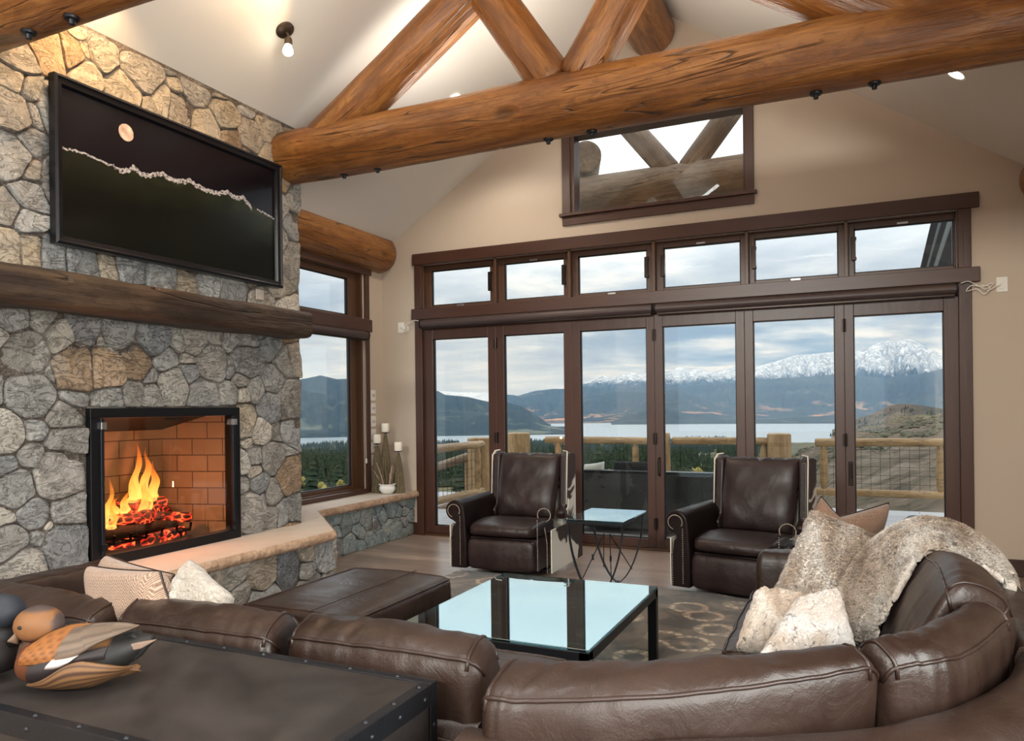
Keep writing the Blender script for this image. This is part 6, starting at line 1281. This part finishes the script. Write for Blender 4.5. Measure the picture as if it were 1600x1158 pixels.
def feather_patch(r, name, top, bot, colf, off=.004, nu=46, nv=18):
    mb = MB(); cols = []
    def P(u, v):
        a, b = catm([(p[0], 0, p[1]) for p in top], u), catm([(p[0], 0, p[1]) for p in bot], u); p = a * (1 - v) + b * v
        y = bodyY(p.x, p.z) - off * (0.5 + sin(pi * v)) ; return (p.x, y, p.z)
    g = [P(i / (nu - 1), j / (nv - 1)) for j in range(nv) for i in range(nu)]; vs = g + [(p[0], p[1] + .006, p[2]) for p in g]; n_ = nu * nv
    fs = [(j * nu + i, j * nu + i + 1, (j + 1) * nu + i + 1, (j + 1) * nu + i) for j in range(nv - 1) for i in range(nu - 1)]; fs2 = [tuple(n_ + q for q in f[::-1]) for f in fs]
    bd = [i for i in range(nu)] + [j * nu + nu - 1 for j in range(1, nv)] + [(nv - 1) * nu + i for i in range(nu - 2, -1, -1)] + [j * nu for j in range(nv - 2, 0, -1)]
    sd = [(bd[i], bd[(i + 1) % len(bd)], n_ + bd[(i + 1) % len(bd)], n_ + bd[i]) for i in range(len(bd))]
    mb.add(vs, fs + fs2 + sd); cc = [colf(i / (nu - 1), j / (nv - 1)) for j in range(nv) for i in range(nu)]; mb.c = cc + cc
    return mb.build(name, M_DUCK, r, colors=True, sharp=40)
def pal1(x, y, z, part=False):
    if part == 'bill': return (.20, .13, .08)
    if part: 
        if z > .178 or x > -.048: return (.075, .055, .05)
        return (.27, .125, .045) if z > .12 else (.10, .05, .03)
    if x > .085: return (.016, .015, .015)
    if x < -.06: return (.17 + .10 * max(0, z - .05) * 8, .055, .018) if z > .02 else (.03, .015, .01)
    return (.018, .016, .016) if z < .10 else (.22, .10, .03)
dk = duck((2.969, -5.637, .700), YAW + .06, 'carved duck decoy with orange-brown back and tan head, on the dark console table', pal1)
def px(a, b): return ((a - 110) / 704, (1075 - b) / 704)
def scales(u, v):
    q = (sin(u * 40 + (int(v * 6) % 2) * 3.1) * .5 + .5) * ((v * 6) % 1); return (.36 - .22 * q, .145 - .105 * q, .03 - .02 * q)
feather_patch(dk, 'back_feathers', [px(48, 1000), px(80, 980), px(115, 974), px(148, 976)], [px(40, 1025), px(70, 1022), px(100, 1018), px(132, 1002)], scales, .006)
feather_patch(dk, 'tertial_feathers', [px(112, 976), px(150, 973), px(185, 974), px(210, 980)], [px(105, 1016), px(135, 1010), px(165, 995), px(206, 981)], lambda u, v: (.20 - .07 * (sin(v * 20 + u * 3) > .3), .155 - .055 * (sin(v * 20 + u * 3) > .3), .115 - .04 * (sin(v * 20 + u * 3) > .3)), .012)
feather_patch(dk, 'dark_flank', [px(60, 1025), px(95, 1016), px(140, 1008), px(180, 1000)], [px(52, 1060), px(90, 1045), px(130, 1022), px(176, 1020)], lambda u, v: (.022, .016, .018), .007)
feather_patch(dk, 'white_wing_bar', [px(100, 1014), px(120, 1012), px(140, 1009)], [px(90, 1030), px(108, 1028), px(124, 1021)], lambda u, v: (.72, .68, .68), .012)
feather_patch(dk, 'lower_wing', [px(42, 1063), px(80, 1048), px(128, 1019), px(175, 1028), px(210, 1050)], [px(44, 1066), px(80, 1078), px(125, 1077), px(170, 1066), px(212, 1058)], lambda u, v: (.25, .135, .055) if sin(v * 34) > -.35 else (.075, .035, .018), .010)
mb = MB(); mb.cur = (.30, .22, .17); mb.prism([px(168, 1018), px(205, 1006), px(244, 1001), px(220, 1015), px(185, 1022)], -.035, -.022, 'y'); mb.cur = (.30, .22, .17); mb.build('tail_feather', M_DUCK, dk, colors=True, bevel=.003)
mb = MB(); mb.cur = (.014, .015, .016); mb.prism([px(160, 1000), px(200, 990), px(215, 1006), px(222, 1018), px(205, 1040), px(175, 1030)], -.020, .02, 'y'); mb.build('undertail', M_DUCK, dk, colors=True, bevel=.006)
def pal2(x, y, z, part=False):
    if part == 'bill': return (.05, .05, .05)
    if part: return (.020, .028, .042) if z > .12 else (.01, .01, .012)
    return (.018, .014, .014) if z < .08 else (.03, .022, .02)
duck((2.640, -5.722, .700), YAW + pi, 'second duck decoy with a dark blue-black head, cut off by the left edge', pal2, 1.05)

# ================================================================== CANDLE HOLDERS AND DRIFTWOOD BOWL
m, t = material('candle_wax'); finish(t, (.80, .74, .62), .5, spec=.3); M_WAX = m
M_DRIFT = m_plain('bundled_driftwood', (.13, .10, .055), .9, .6, 30, .8, 60); M_TWIG = m_plain('twigs', (.34, .23, .17), .85, .5, 30)
def candle(loc, zc_, label, hs):
    r = empty('candle_holder', (loc[0], loc[1], .468), 0, label, 'candle holder', 'driftwood candle holders on the stone ledge'); h = zc_ - .468
    mb = MB(); rdc = random.Random(hs); n_ = 9
    for k in range(n_):
        a = 2 * pi * k / n_; mb.tube([(.052 * cos(a), .04 * sin(a), 0), (.040 * cos(a + .3), .032 * sin(a + .3), h * .4), (.020 * cos(a + .6), .018 * sin(a + .6), h * .8), (.010 * cos(a), .010 * sin(a), h - .035)], [.022, .018, .012, .007], 7)
    mb.build('twisted_stem', M_DRIFT, r)
    mb = MB(); [mb.ball((.011 * cos(q * 2.1), .011 * sin(q * 2.1), h - .022), .012, 10, 7) for q in range(3)]; mb.build('ball_cluster', M_NAIL, r, sharp=0)
    MB().lathe([(0, h - .012), (.030, h - .010), (.050, h - .002), (.050, h), (.0, h)], seg=24, cap=False).build('drip_plate', M_BRONZE, r)
    c_ = empty('pillar_candle', (loc[0], loc[1], zc_ + .0005), 0, label.replace('driftwood candle holder', 'cream pillar candle on the driftwood holder'), 'candle', 'cream pillar candles')
    MB().lathe([(.040, 0), (.041, .003), (.041, .086), (.036, .092), (.0, .088)], seg=28).build('wax', M_WAX, c_, sharp=40); MB().tube([(0, 0, .088), (.001, 0, .098)], .0012, 6).build('wick', M_BLACK, c_)
candle((.195, -.25), 1.100, 'tallest driftwood candle holder, in the middle of the three', 1)
candle((.125, -.30), .985, 'driftwood candle holder of middle height, nearest the side window', 2)
candle((.345, -.24), .905, 'shortest driftwood candle holder, behind the white bowl', 3)
bw = empty('bowl', (.285, -.36, .468), 0, 'small white bowl on the stone ledge below the candles', 'bowl')
MB().lathe([(.0, 0), (.045, .0), (.060, .012), (.082, .045), (.080, .075), (.072, .085), (.088, .098), (.090, .104), (.082, .102), (.066, .086), (.072, .05), (.05, .02), (0, .015)], seg=36, cap=False).build('basin', M_WHITE, bw, sharp=0)
rd = random.Random(4)
for i in range(24):
    a = rd.uniform(0, 2 * pi); r_ = rd.uniform(.05, .15); h = rd.uniform(.16, .32); b0 = Vector((.285 + .03 * cos(a), -.36 + .03 * sin(a), .495)); tp = Vector((.285 + r_ * cos(a) - .03, -.36 + r_ * sin(a) * .6, .48 + h))
    o = MB().tube([b0, (b0 + tp) / 2 + Vector((rd.uniform(-.01, .01), rd.uniform(-.01, .01), 0)), tp], [.008, .007, .004], 6).build('driftwood_stick', M_TWIG if i % 2 else M_DRIFT, None); tag(o, 'thin stick of driftwood standing in the white bowl on the ledge', 'driftwood', 'driftwood sticks in the white bowl')
